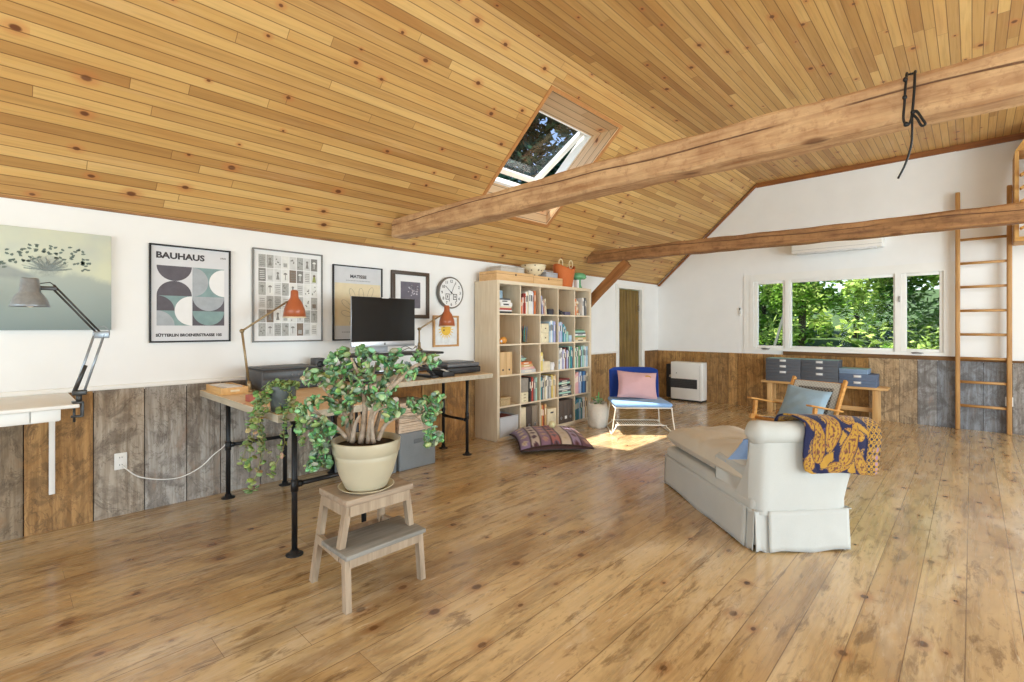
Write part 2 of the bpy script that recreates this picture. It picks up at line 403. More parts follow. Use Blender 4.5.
# brown trim where the ceilings meet the gable, and along the eaves
t = MB(); t.bar(SL(0, YF-.012, -.045), SL(LS, YF-.012, -.03), .024, .07, up=(0, 1, 0)); struct(t.build('trim_1', M_trim))
t = MB(); t.box(-2.6, 2.6, YF-.02, YF+.012, ZC-.075, ZC); struct(t.build('trim_2', M_trim))
t = MB(); t.box(WX, WX+.010, YB, YF, 2.135, 2.155); struct(t.build('trim_3', wood('eaves_trim', (176, 128, 76), (110, 72, 38), 'y', .6)))

# wainscot of wide weathered boards
def boards_left(spans):
    b = MB()
    for y0, y1, tint in spans:
        d = RND.uniform(0, .006)
        b.box(WX, XW-d, y0+.003, y1-.003, 0, .893, c=lin(*tint))
    b.box(WX, WX+.004, spans[0][0], spans[-1][1], 0, .88, c=lin(40, 30, 22))
    return b
GR, OR, BR = (190, 184, 176), (186, 142, 92), (164, 130, 94)
sp = [(-4.0, -3.6, BR), (-3.6, -3.2, GR), (-3.2, -2.8, BR), (-2.8, -2.4, OR), (-2.4, -2.0, BR), (-2.0, -1.65, GR), (-1.65, -1.3, BR), (-1.3, -.95, OR), (-.95, -.6, BR), (-.6, -.28, GR), (-.28, .09, (160, 142, 118)), (.09, .427, (192, 150, 98)), (.427, .71, (190, 178, 162)), (.71, .97, (192, 188, 182)), (.97, 1.20, (184, 178, 170)), (1.20, 1.5, (176, 170, 162)), (1.5, 1.82, (172, 164, 152)), (1.82, 2.15, (174, 164, 148)), (2.15, 2.5, (166, 140, 108)), (2.5, 2.85, (168, 122, 66)), (2.85, 3.15, (174, 118, 58)), (3.15, 3.5, (190, 144, 86)), (3.5, 3.8, (182, 132, 74))]
y = 3.8
while y < DY0-.1: y2 = min(y+RND.uniform(.2, .3), DY0-.07); sp.append((y, y2, RND.choice([(178, 140, 90), (166, 126, 78), (188, 150, 98)]))); y = y2
struct(boards_left(sp).build('wainscot_left', M_barn))
struct(boards_left([(DY1+.07, DY1+.3, (150, 108, 60)), (DY1+.3, YF, (158, 116, 66))]).build('wainscot_left_end', M_barn))
b = MB(); x = XW; far = []
while x < 4.3:
    x2 = x+RND.uniform(.15, .27)
    k = (x+4.35)/4.4
    if x < -1.25: tn = RND.choice([(204, 158, 96), (184, 138, 78), (212, 166, 104), (178, 138, 86)])
    elif x < -.55: tn = RND.choice([(206, 176, 136), (194, 170, 138)])
    else: tn = RND.choice([(162, 162, 162), (148, 154, 162), (170, 166, 162)])
    b.box(x+.002, x2-.002, YF-.022+RND.uniform(0, .005), YF+.014, 0, .885, c=lin(*tn)); x = x2
b.box(XW, XR, YF-.003, YF+.014, 0, .87, c=lin(36, 28, 22))
struct(b.build('wainscot_far', M_barn))
t = MB(); t.rbox(WX, XW+.006, YB, DY0-.07, .893, .925, .006); t.rbox(WX, XW+.006, DY1+.07, YF, .893, .905, .004); struct(t.build('trim_4', M_white))
t = MB(); t.rbox(-2.2, -.13, YF-.03, YF+.014, .885, .94, .006); t.rbox(-.13, 4.3, YF-.03, YF+.014, .885, .91, .006)
struct(t.build('trim_5', wood('cap_rail', (132, 94, 54), (76, 52, 30), 'x', .8)))
# door in the left wall
d = MB()
for k in range(7): d.rbox(WX-.075, WX-.045, DY0+.012+k*.111, DY0+.012+(k+1)*.111-.003, .01, DZ-.012, .004)
do = struct(d.build('door_1', wood('door_boards', (134, 108, 52), (84, 62, 26), 'z', .7)))
h = MB(); h.tube([(WX-.045, DY1-.06, 1.72), (WX-.02, DY1-.06, 1.72), (WX-.02, DY1-.06, 1.62), (WX-.045, DY1-.06, 1.62)], .008)
h.build('door_hinge', mat('dull_steel', (150, 148, 142), .4, metal=.8), do)
t = MB(); t.rbox(WX-.08, WX+.02, DY0-.09, DY0+.005, 0, DZ+.06, .003); t.rbox(WX-.08, WX+.02, DY1-.005, DY1+.085, 0, DZ+.06, .003); t.rbox(WX-.08, WX+.02, DY0+.005, DY1-.005, DZ-.005, DZ+.06, .003)
struct(t.build('trim_6', M_white))
# far window: casing, three sashes, panes, cranks
t = MB(); t.box(-2.80, WX0, YF-.012, YF+.005, .942, 2.2); t.box(WX1, -.145, YF-.012, YF+.005, .942, 2.2); t.box(WX0, WX1, YF-.012, YF+.005, WZ1, 2.2); t.box(WX0, WX1, YF-.03, YF+.005, .942, WZ0)
struct(t.build('trim_7', M_white))
w = MB()
for x0, x1 in ((WX0, -2.645), (-2.17, -2.115), (-.785, -.72), (-.275, WX1)): w.box(x0, x1, YF-.02, YF+.1, WZ0, WZ1)
w.box(WX0, WX1, YF-.019, YF+.1, WZ0, WZ0+.03); w.box(WX0, WX1, YF-.019, YF+.1, WZ1-.03, WZ1)
win = struct(w.build('window_1', M_white))
for i, (x0, x1, fw) in enumerate(((-2.645, -2.17, .062), (-2.115, -.785, .03), (-.72, -.275, .062))):
    s = MB(); z0, z1 = WZ0+.03, WZ1-.03; fz = .042
    s.rbox(x0, x0+fw, YF+.0, YF+.06, z0, z1, .006); s.rbox(x1-fw*.7, x1, YF+.0, YF+.06, z0, z1, .006); s.rbox(x0+fw, x1-fw*.7, YF+.002, YF+.06, z0, z0+fz, .003); s.rbox(x0+fw, x1-fw*.7, YF+.002, YF+.06, z1-fz, z1, .003)
    so = s.build('sash', M_white, win)
    g = MB(); g.box(x0+.01, x1-.01, YF+.03, YF+.036, z0+.01, z1-.01); g.build('pane', M_pane, so)
    if i != 1:
        k = MB(); cx = (x0+x1)/2-.05; k.rbox(cx-.05, cx+.05, YF-.035, YF+.0, WZ0+.004, WZ0+.022, .004); k.tube([(cx-.06, YF-.04, WZ0+.02), (cx, YF-.05, WZ0+.03), (cx+.07, YF-.04, WZ0+.018)], .006, 6)
        k.build('crank', mat('nickel', (150, 146, 140), .35, metal=.9), so)
k = MB(); k.rbox(-.742, -.728, YF-.04, YF-.018, 1.68, 1.76, .003); k.build('latch', mat('nickel', (150, 146, 140), .35, metal=.9), win)
# roof window: pine lined well, brown edging, white sash, glass
s = MB(); e = .035
for (t0, t1, y0, y1) in ((ST0-e, ST0, SY0-e, SY1+e), (ST1, ST1+e, SY0-e, SY1+e), (ST0, ST1, SY0-e, SY0), (ST0, ST1, SY1, SY1+e)):
    vs = [SL(a, b_, d_) for d_ in (-.012, .02) for a, b_ in ((t0, y0), (t1, y0), (t1, y1), (t0, y1))]
    s.add(vs, [(0,1,2,3), (7,6,5,4), (0,4,5,1), (1,5,6,2), (2,6,7,3), (3,7,4,0)])
sk = struct(s.build('window_2', mat('pine_edging', (190, 132, 78), .5)))
D = .24; HT, SLT = D/sa*ca, D/ca*sa         # the head of the well runs level, the sill plumb
GT0, GT1 = ST0+SLT, ST1-HT
def plate(s, A, B, C_, E_, n_, th=.012):
    n_ = Vector(n_).normalized()*th
    s.add([A, B, C_, E_, A+n_, B+n_, C_+n_, E_+n_], [(0,1,2,3), (7,6,5,4), (0,4,5,1), (1,5,6,2), (2,6,7,3), (3,7,4,0)])
def uv_well(co, n): return (co.x+co.z*.3 if abs(n.y) > .5 else co.y, (-(co.x-WX)*sa+(co.z-2.145)*ca)+10+(co.z*.0))
s = MB()
plate(s, SL(ST1, SY0), SL(ST1, SY1), SL(GT1, SY1, D), SL(GT1, SY0, D), (0, 0, 1)); plate(s, SL(ST0, SY0), SL(ST0, SY1), SL(GT0, SY1, D), SL(GT0, SY0, D), (-1, 0, 0))
plate(s, SL(ST0, SY0), SL(ST1, SY0), SL(GT1, SY0, D), SL(GT0, SY0, D), (0, 1, 0)); plate(s, SL(ST0, SY1), SL(ST1, SY1), SL(GT1, SY1, D), SL(GT0, SY1, D), (0, -1, 0))
s.build('lining', M_lining, sk, uvf=uv_well)
def rim(t0, t1, y0, y1, d0, d1, fn=SL):
    rim.k = getattr(rim, 'k', 0)+1; ep = .0007*(rim.k % 5); vs = [fn(a, b_, d_) for d_ in (d0-ep, d1+ep) for a, b_ in ((t0, y0), (t1, y0), (t1, y1), (t0, y1))]
    s.add(vs, [(0,1,2,3), (7,6,5,4), (0,4,5,1), (1,5,6,2), (2,6,7,3), (3,7,4,0)])
s = MB(); e = .03
for q in ((GT0-.02, GT0+e, SY0, SY1), (GT1-.015, GT1+.02, SY0, SY1), (GT0, GT1, SY0-.02, SY0+.015), (GT0, GT1, SY1-e, SY1+.02)): rim(*q, D, D+.10)
s.build('fixed_frame', M_white, sk)
oa = math.radians(11)      # the sash is hinged at its head and stands a little open
def SO(t, y, d=0.0): r = GT1-t; return SL(GT1-r*math.cos(oa)-(d*0), y, D+.06+r*math.sin(oa)+d)
s = MB()
for q in ((GT0+.01, GT0+.075, SY0+.02, SY1-.03), (GT1-.03, GT1, SY0+.02, SY1-.03), (GT0, GT1, SY0+.02, SY0+.05), (GT0+.01, GT1, SY1-.12, SY1-.05)): rim(*q, 0, .04, SO)
so = s.build('sash', M_white, sk)
s = MB(); rim(GT0+.02, GT1-.01, SY0+.03, SY1-.06, .016, .022, SO); s.build('pane', M_pane, so)

# ------------------------------------------------------------------ beams
def hewn(name, rgb, dark):
    t = NT(name); o = t.obj(); sp = t.n('ShaderNodeSeparateXYZ', {0: o}); x, y, z = sp.outputs[:3]
    g = t.noise(t.xyz(t.math('MULTIPLY', x, 1.8), t.math('MULTIPLY', y, 26), t.math('MULTIPLY', z, 26)), 1.0, 5, .6, .7)
    b = t.noise(t.xyz(t.math('MULTIPLY', x, 7), t.math('MULTIPLY', y, 9), t.math('MULTIPLY', z, 9)), 1.0, 4)
    c = t.ramp(t.math('ADD', t.math('MULTIPLY', g, .6), t.math('MULTIPLY', b, .4)), [(.32, srgb(*dark)), (.6, srgb(*rgb))])
    cr = t.noise(t.xyz(t.math('MULTIPLY', x, .5), 0.0, 4.0), 1.0, 2)
    line = t.math('ABSOLUTE', t.math('SUBTRACT', t.math('ADD', z, t.math('MULTIPLY', g, .012)), t.math('ADD', .035, t.math('MULTIPLY', t.math('SUBTRACT', cr, .5), .16))))
    ln = t.math('MULTIPLY', t.sm(line, .006, .002), t.sm(t.noise(t.xyz(t.math('MULTIPLY', x, 1.1), 2.0, 2.0), 1.0, 1), .36, .46))
    c = t.mix(t.math('MULTIPLY', ln, .85), c, srgb(72, 38, 20))
    kv = t.n('ShaderNodeTexVoronoi', {'Vector': t.xyz(t.math('MULTIPLY', x, 2.2), t.math('MULTIPLY', y, 5), t.math('MULTIPLY', z, 6)), 'Scale': 1.0})
    c = t.mix(t.math('MULTIPLY', t.sm(kv.outputs['Distance'], .16, .07), .75), c, srgb(96, 54, 28))
    c = t.mix(t.math('MULTIPLY', t.sm(t.noise(t.obj(), 26.0, 5, .7), .5, .68), .5), c, srgb(*dark))
    return t.bsdf(c, .7, 0, t.bump(t.math('SUBTRACT', t.math('ADD', g, b), ln), .5, .01))
def beam(name, label, p, q, w, h, m, seed):
    p = Vector(p); q = Vector(q); L = (q-p).length; n = int(L/.09)
    b = MB(); prof = [(-.5, -.42), (-.42, -.5), (.42, -.5), (.5, -.42), (.5, .42), (.42, .5), (-.42, .5), (-.5, .42)]
    vs = []; fs = []
    for i in range(n+1):
        for j, (a, c_) in enumerate(prof):
            nn = noise.noise_vector(Vector((i*.35+seed, a*2.5, c_*2.5)))*.011
            lo = noise.noise_vector(Vector((i*.07+seed, 3, 1)))*.012
            vs.append((-L/2+L*i/n, a*w+nn.y+lo.y, c_*h+nn.z+lo.z))
    for i in range(n):
        for j in range(8): fs.append((i*8+j, i*8+(j+1) % 8, (i+1)*8+(j+1) % 8, (i+1)*8+j))
    fs.append(tuple(range(8))); fs.append(tuple(n*8+j for j in reversed(range(8))))
    b.add(vs, fs)
    o = tag(b.build(name, m), label, 'beam')
    o.location = (p+q)/2; d = (q-p).normalized()
    o.rotation_euler = d.to_track_quat('X', 'Z').to_euler(); return o
M_b1 = hewn('hewn_timber', (214, 176, 132), (158, 112, 74)); M_b2 = hewn('old_timber', (172, 126, 80), (112, 74, 44))
beam('tie_beam', 'thick pale hewn timber tie beam crossing the room in front of the skylight', (-4.13, 2.715, 2.297), (4.2, 2.715, 2.30), .17, .185, M_b1, 3)
beam('tie_beam', 'darker thin hewn timber beam crossing before the far wall above the window', (-4.12, 6.03, 2.355), (4.2, 6.03, 2.26), .15, .165, M_b2, 21)
beam('knee_brace', 'short diagonal brown timber brace beside the bookcase below the far beam', (-4.36, 6.03, 1.515), (-3.50, 6.03, 2.235), .09, .13, wood('brace_wood', (166, 112, 62), (122, 74, 36), 'x', .7), 40)
# ------------------------------------------------------------------ loft and ladder
M_pine = wood('yellow_pine', (206, 156, 84), (166, 112, 50), 'y', .55); M_pinex = wood('yellow_pine_x', (206, 156, 84), (166, 112, 50), 'x', .55); M_pinez = wood('yellow_pine_z', (206, 160, 92), (170, 118, 58), 'z', .55)
L = thing('sleeping_loft', 'yellow pine loft with slanted slats at the right edge beside the ladder top', 'loft', (.362, 8.6, 2.33))
m = MB(); m.box(0, 2.2, -.45, -.02, 0, .05); m.build('deck', M_pinex, L)
m = MB(); m.box(0, .035, -.45, -.02, .05, 1.05); m.build('side_panel', M_pinez, L)
m = MB(); m.prism([(0, 1.05), (2.2, 1.05), (2.2, 1.375), (.19, 1.375)], -.47, -.02); m.build('header', M_pine, L)
for k in range(5):
    m = MB(); m.bar((.045, -.465, .14+k*.155), (.045+.9, -.465, .14+k*.155+.5), .025, .10, up=(0, 1, 0)); m.build('slat', M_pinex, L)
m = MB()
ld = thing('loft_ladder', 'tall wooden ladder standing upright against the far wall right of the window', 'ladder', (.1, 8.57, 0))
for sx in (-.235, .235):
    m = MB(); m.rbox(sx-.024, sx+.024, -.035, .035, 0, 3.08, .012); m.build('rail', wood('ladder_wood', (196, 150, 92), (160, 112, 60), 'z', .5), ld)
for k in range(9):
    m = MB(); m.tube([(-.225, 0, .315+k*.306), (.225, 0, .315+k*.306)], .017, 10); m.build('rung', wood('rung_wood', (196, 150, 92), (160, 112, 60), 'x', .5), ld)
# ------------------------------------------------------------------ shared object materials
M_black = mat('black_metal', (30, 31, 33), .45, .1, 20, metal=.3); M_blackp = mat('black_plastic', (42, 42, 44), .5, .08); M_dgrey = mat('dark_grey_plastic', (66, 66, 68), .5, .08)
M_chrome = mat('brushed_steel', (150, 158, 166), .34, .12, 40, metal=.5); M_alu = mat('silver_aluminium', (186, 188, 192), .35, .04, 10, metal=.7)
M_ink = mat('dark_ink', (60, 58, 62), .7, .05); M_paper = mat('white_paper', (232, 232, 232), .6, .02); M_cream = mat('cream_paper', (226, 214, 186), .7, .05)
M_brass = mat('aged_brass', (158, 138, 104), .4, .12, 30, metal=.6); M_orange = mat('orange_enamel', (172, 94, 58), .3, .06, 10)
M_soil = mat('dark_soil', (58, 44, 34), .95, .4, 40, bump=.4)

# ------------------------------------------------------------------ pictures on the left wall (built facing -y, then turned to face the room)
def on_wall(name, label, cat, y, z, group=None): return thing(name, label, cat, (WX+.002, y, z), pi/2, group)
def frame_of(T, w, h, fw, m, depth=.025, name='frame'):
    b = MB(); 
    for x0, x1, z0, z1 in ((-w/2, w/2, h/2-fw, h/2), (-w/2, w/2, -h/2, -h/2+fw), (-w/2, -w/2+fw, -h/2+fw, h/2-fw), (w/2-fw, w/2, -h/2+fw, h/2-fw)):
        b.rbox(x0, x1, -depth, 0, z0, z1, .002)
    b.build(name, m, T)
# painted canvas
T = on_wall('canvas_painting', 'large unframed misty grey green painting of a round bush, far left on wall', 'painting', .05, 1.635)
b = MB(); b.rbox(-.47, .47, -.032, 0, -.325, .325, .003)
t = NT('misty_painting'); sp = t.n('ShaderNodeSeparateXYZ', {0: t.obj()}); x, z = sp.outputs[0], sp.outputs[2]
nz = t.noise(t.obj(), 7.0, 5, .6, .4); hz = t.math('ADD', z, t.math('MULTIPLY', t.math('SUBTRACT', nz, .5), .12))
skyc = t.ramp(t.noise(t.obj(), 3.5, 3), [(.3, srgb(196, 204, 196)), (.7, srgb(218, 222, 196))])
hill = t.math('SUBTRACT', .06, t.math('MULTIPLY', t.math('POWER', t.math('ABSOLUTE', t.math('SUBTRACT', x, .2)), 1.5), .35))
hc = t.ramp(t.math('ADD', t.math('MULTIPLY', z, -1.6), .2), [(.0, srgb(186, 194, 184)), (.35, srgb(164, 176, 172)), (.8, srgb(126, 142, 142))])
c_ = t.mix(t.sm(t.math('SUBTRACT', hill, hz), -.03, .03), skyc, hc)
far_ = t.math('SUBTRACT', .10, t.math('MULTIPLY', t.math('ADD', x, .06), .5))
c_ = t.mix(t.math('MULTIPLY', t.math('MULTIPLY', t.sm(t.math('SUBTRACT', far_, z), -.012, .02), t.sm(x, .12, .06)), t.math('MULTIPLY', t.sm(t.math('SUBTRACT', z, .02), -.04, .0), .75)), c_, srgb(146, 154, 156))
dx_ = t.math('SUBTRACT', x, .15); dz_ = t.math('DIVIDE', t.math('SUBTRACT', z, .09), .85)
rd = t.math('SQRT', t.math('ADD', t.math('MULTIPLY', dx_, dx_), t.math('MULTIPLY', dz_, dz_)))
bn = t.noise(t.obj(), 60.0, 4, .7)
c_ = t.mix(t.math('MULTIPLY', t.sm(t.math('ADD', rd, t.math('MULTIPLY', bn, .05)), .13, .06), .75), c_, t.ramp(bn, [(.3, srgb(118, 128, 126)), (.7, srgb(176, 182, 178))]))
b.build('canvas', t.bsdf(c_, .8), T)
b = MB(); rn = random.Random(5)
for i in range(60):
    a = rn.uniform(-.1, pi+.1); r = rn.uniform(.02, .125); x0 = .15+math.cos(a)*r; z0 = .075+math.sin(a)*r*.75; 
    b.tube([(.15+.01*rn.gauss(0, 1), -.0335, .06), (x0, -.0335, z0)], [.0024, .0014], 4, 1)
for i in range(75):
    a = rn.uniform(-.1, pi+.1); r = rn.uniform(.09, .24); x0 = .15+math.cos(a)*r; z0 = .08+math.sin(a)*r*.72; q = rn.uniform(0, pi)
    b.flat([(x0+math.cos(q+k)*s_*.008, z0+math.sin(q+k)*s_*.006) for k, s_ in ((0, 1.7), (1.2, 1.1), (2.6, 1.2), (3.7, 1.6), (5, 1.0))], -.0333, 0)
b.build('painted_bush', [mat('bush_dark', (112, 126, 118), .9), mat('bush_grey', (146, 156, 154), .9)], T)
# geometric poster
T = on_wall('framed_poster', 'black framed geometric poster of grey and teal half circles headed BAUHAUS', 'poster', 1.003, 1.579, None)
w, h = .535, .73; frame_of(T, w, h, .012, M_black)
b = MB(); b.box(-w/2+.01, w/2-.01, -.012, -.008, -h/2+.01, h/2-.01); b.build('sheet', mat('poster_paper', (214, 215, 219), .6, .02), T)
b = MB(); mg = -w/2+.045; W2 = (w-.09)/2; u_ = W2; zt = h/2-.155
PG, TL, LG, PW = 0, 1, 2, 3
# left column: two dark half discs meeting, then quarter shapes
lc, rc = mg+u_/2, mg+u_*1.5; q_ = .0135; hh = .112
Y1, Y2, Y3 = -.0125, -.0130, -.0135
b.flat([(lc+math.cos(a)*u_/2, zt+math.sin(a)*hh) for a in [pi+pi*i/24 for i in range(25)]], Y1, PG)
b.flat([(lc+math.cos(a)*u_/2, zt-2*hh+math.sin(a)*hh) for a in [pi*i/24 for i in range(25)]], Y1, PG)
zb = zt-2*hh
b.flat(rect(mg, mg+u_, zb-2*hh, zb), Y1, TL)
b.flat([(mg, zb-hh), (mg+u_*.5, zb-hh)]+[(mg+u_*.5*math.cos(a), zb-hh+hh*math.sin(a)) for a in [pi/2*i/12 for i in range(1, 13)]], Y2, PG)
b.flat([(mg, zb-2*hh), (mg+u_*.5, zb-2*hh)]+[(mg+u_*.5*math.cos(a), zb-2*hh+hh*math.sin(a)) for a in [pi/2*i/12 for i in range(1, 13)]], Y2, LG)
b.flat([(mg+u_+0*a, zb-hh) if False else (mg+u_+u_*.5*math.cos(a), zb-hh+hh*math.sin(a)) for a in [pi/2+pi*i/24 for i in range(25)]], Y3, PW)
x2 = mg+u_+.004
b.flat(rect(x2, mg+2*u_, zt-2*hh, zt), Y1, TL)
b.flat([(x2+u_*.48*math.cos(a), zt-hh+hh*math.sin(a)) for a in [-pi/2+pi*i/24 for i in range(25)]], Y2, LG)
b.flat([(mg+2*u_+u_*.48*math.cos(a), zt-hh+hh*.96*math.sin(a)) for a in [pi/2+pi*i/24 for i in range(25)]], Y3, PW)
b.flat(rect(x2, mg+2*u_, zb-2*hh, zb), Y1, PG)
for k, cc in ((0, LG), (1, TL)):
    b.flat([((x2+mg+2*u_)/2+u_*.49*math.cos(a), zb-k*hh+hh*.98*math.sin(a)) for a in [pi+pi*i/24 for i in range(25)]], Y2, cc)
b.build('print', [mat('ink_plum', (92, 88, 96), .7, .12), mat('ink_teal', (130, 156, 156), .7, .1), mat('ink_grey', (166, 172, 178), .7, .1), M_paper], T)
b = MB(); text(b, 'BAUHAUS', .062, mg-.005, -.0128, h/2-.10, 0, bold=.0026, sx=1.12); b.build('heading', M_ink, T); b = MB(); text(b, '1919', .02, w/2-.075, -.0128, h/2-.075, 0, bold=.0005); b.build('date_line', M_ink, T); b = MB()
text(b, 'SÜTTERLIN BROENERSTRASSE 105', .0285, mg-.005, -.0128, -h/2+.045, 0, bold=.0015, sx=1.0); b.build('address_line', M_ink, T)
# card sheet poster
T = on_wall('framed_poster', 'grey framed print of many small illustrated cards behind the orange lamp', 'poster', 1.735, 1.598)
w, h = .60, .795; frame_of(T, w, h, .012, mat('grey_frame', (124, 124, 122), .5))
b = MB(); b.box(-w/2+.01, w/2-.01, -.012, -.008, -h/2+.01, h/2-.01); b.build('sheet', M_paper, T)
b = MB(); rn = random.Random(8); cw, chh = .51/8, .70/6
for r in range(6):
    for k in range(8):
        x0 = -.255+k*cw; z1 = .352-r*chh; base = rn.choice([0, 0, 1, 1, 2, 1, 2, 3]) if (r+k) % 5 else rn.choice([2, 4])
        if (r, k) == (1, 7): base = 1
        b.flat(rect(x0+.003, x0+cw-.003, z1-chh+.003, z1-.003), -.0124, base)
        dk = 3 if base != 3 else 0; cx, cz = x0+cw/2, z1-chh/2; ty = rn.randrange(5)
        if (r, k) == (1, 7): b.flat([(cx-.018, cz-.04), (cx+.018, cz-.04), (cx+.008, cz+.012), (cx-.008, cz+.012)], -.0128, 5); b.flat(circ(cx, cz+.018, .012, n=12), -.0128, 4)
        elif ty == 0:
            for s_ in range(5): b.flat(circ(cx+rn.uniform(-.018, .018), cz+rn.uniform(-.035, .035), .006, n=8), -.0128, dk)
        elif ty == 1: b.flat([(cx-.014, cz-.035), (cx+.014, cz-.035), (cx+.005, cz+.01), (cx-.005, cz+.01)], -.0128, dk); b.flat(circ(cx, cz+.02, .011, n=12), -.0128, dk)
        elif ty == 2:
            for s_ in range(5): b.flat(rect(cx-.02, cx+.02, cz-.036+s_*.016, cz-.031+s_*.016), -.0128, dk)
        elif ty == 3: b.flat(rect(cx-.016, cx+.016, cz-.04, cz-.005), -.0128, 2 if base != 2 else 4)
        else: b.flat(circ(cx, cz+.012, .016, 0, 180, 16), -.0128, dk); b.flat(rect(cx-.003, cx+.003, cz-.035, cz+.012), -.0128, dk)
b.build('print', [mat('card_pale', (222, 222, 218), .7), mat('card_light', (208, 208, 206), .7), mat('card_mid', (170, 170, 166), .7, .2, 120), mat('card_dark', (132, 130, 126), .7, .2, 120), mat('card_brown', (128, 112, 98), .7, .2, 100), mat('card_green', (150, 156, 92), .7)], T)
# line drawing poster
T = on_wall('framed_poster', 'thin black framed poster headed MATISSE with beige panel, half behind the monitor', 'poster', 2.398, 1.562)
w, h = .525, .72; frame_of(T, w, h, .011, M_black)
b = MB(); b.box(-w/2+.01, w/2-.01, -.012, -.008, -h/2+.01, h/2-.01); b.build('sheet', mat('poster_grey', (206, 207, 210), .6, .03), T)
b = MB(); b.flat(rect(-w/2+.02, w/2-.02, -.22, .19), -.0124, 0)
def line(pts, r=.0022): b.tube([(x, -.0128, z) for x, z in pts], r, 4, 1)
rn = random.Random(3)
for (x0, z0, a, Ln) in ((.04, -.02, 95, .17), (-.03, .0, 112, .15), (-.07, -.06, 140, .13), (-.06, -.12, 165, .12), (.10, .02, 70, .15), (.02, -.16, 200, .12), (.12, -.1, 30, .12)):
    a = math.radians(a); pts = []
    for i in range(25):
        q = 2*pi*i/24; l_ = Ln*(1-math.cos(q))/2; wd = .03*math.sin(q)*(.6+.4*l_/Ln)
        pts.append((x0+math.cos(a)*l_-math.sin(a)*wd, z0+math.sin(a)*l_+math.cos(a)*wd))
    line(pts, .0016)
line([(.05, -.2), (.045, -.1), (.04, -.02)], .0018)
text(b, 'MATISSE', .042, 0, -.0128, .245, 2, 'CENTER', .0016, 1.12); text(b, 'THE LEAF DRAWINGS 19', .019, 0, -.0128, .212, 3, 'CENTER', .0001, 1.05) if False else None
for k in range(16): b.flat(rect(-.13+k*.0165, -.118+k*.0165, .214, .221), -.0128, 3)
for k in range(7): b.flat(rect(-.17+k*.017, -.158+k*.017, -.285, -.276), -.0128, 3)
b.build('print', [mat('beige_panel', (222, 206, 172), .7, .04), mat('drawing_line', (132, 122, 108), .7), M_ink, mat('small_type', (150, 150, 152), .7)], T)
# dark framed print
T = on_wall('framed_print', 'brown framed small print with purple grey picture in a white mat', 'picture', 3.005, 1.672)
w, h = .475, .50; frame_of(T, w, h, .04, mat('walnut_frame', (74, 60, 48), .5), .03)
b = MB(); b.box(-w/2+.03, w/2-.03, -.014, -.008, -h/2+.03, h/2-.03); b.build('mount', M_paper, T)
b = MB(); b.flat(rect(-.125, .125, -.14, .14), -.0146, 0); rn = random.Random(2)
for i in range(26): b.flat(circ(rn.uniform(-.03, .09), rn.uniform(-.02, .1), rn.uniform(.004, .011), n=8), -.0150, 1)
b.build('print', [mat('purple_grey', (104, 100, 112), .7, .12), mat('pale_fleck', (190, 186, 196), .7)], T)
# sun print
T = on_wall('framed_print', 'small light wood framed print of a yellow sun below the wall clock', 'picture', 3.487, 1.283)
w, h = .365, .355; frame_of(T, w, h, .022, mat('oak_frame', (196, 150, 96), .5))
b = MB(); b.box(-w/2+.015, w/2-.015, -.012, -.008, -h/2+.015, h/2-.015); b.build('sheet', mat('print_white', (230, 232, 232), .6), T)
b = MB(); cx, cz = .0, .02; b.flat(circ(cx, cz, .072, n=24), -.0128, 0)
for k in range(18):
    a = 2*pi*k/18; b.flat([(cx+math.cos(a-.12)*.078, cz+math.sin(a-.12)*.078), (cx+math.cos(a+.12)*.078, cz+math.sin(a+.12)*.078), (cx+math.cos(a)*.115, cz+math.sin(a)*.115)], -.0128, 0)
for dz_ in (.03, -.01): b.flat(circ(cx-.03, cz+dz_, .011, n=10), -.0132, 1)
b.build('print', [mat('sun_yellow', (232, 190, 70), .7), mat('sun_brown', (120, 82, 40), .7)], T)
# clock
T = on_wall('wall_clock', 'round white wall clock with grey metal case above the desk', 'clock', 3.535, 1.722)
M90 = Matrix.Rotation(pi/2, 4, 'X')
b = MB(); b.lathe([(.178, 0), (.182, .045), (.176, .055), (.166, .052), (.166, .046)], 40, 0, M90); b.build('case', mat('clock_case', (118, 112, 106), .4, .05, metal=.4), T)
b = MB(); b.flat(circ(0, 0, .167, n=40), -.047, 0); b.build('dial', M_paper, T)
for k in range(1, 13):
    b = MB(); a = pi/2-2*pi*k/12; text(b, str(k), .046, math.cos(a)*.132, -.0478, math.sin(a)*.132-.016, 0, 'CENTER', .001); b.build('numeral', M_ink, T)
for x0 in (-.055, .055):
    b = MB(); b.flat(rect(x0-.028, x0+.03, -.02, -.012), -.0477, 0); b.flat(rect(x0-.028, x0-.019, -.082, -.012), -.0477, 0); b.flat(rect(x0+.021, x0+.03, -.1, -.012), -.0477, 0); b.flat(rect(x0-.028, x0+.03, -.08, -.072), -.0477, 0); b.flat(rect(x0-.006, x0+.008, -.06, -.03), -.0477, 0); b.build('dial_mark', M_ink, T)
b = MB(); b.bar((0, -.05, 0), (-.085, -.05, .075), .006, .002, up=(0, 1, 0)); b.bar((.03, -.051, -.02), (-.03, -.051, .026), .007, .002, up=(0, 1, 0)); b.bar((-.012, -.0515, -.03), (.055, -.0515, .11), .005, .002, up=(0, 1, 0)); b.lathe([(.01, 0), (.01, .004)], 12, 0, TR(0, -.049, 0) @ M90)
b.build('clock_hand', M_ink, T)
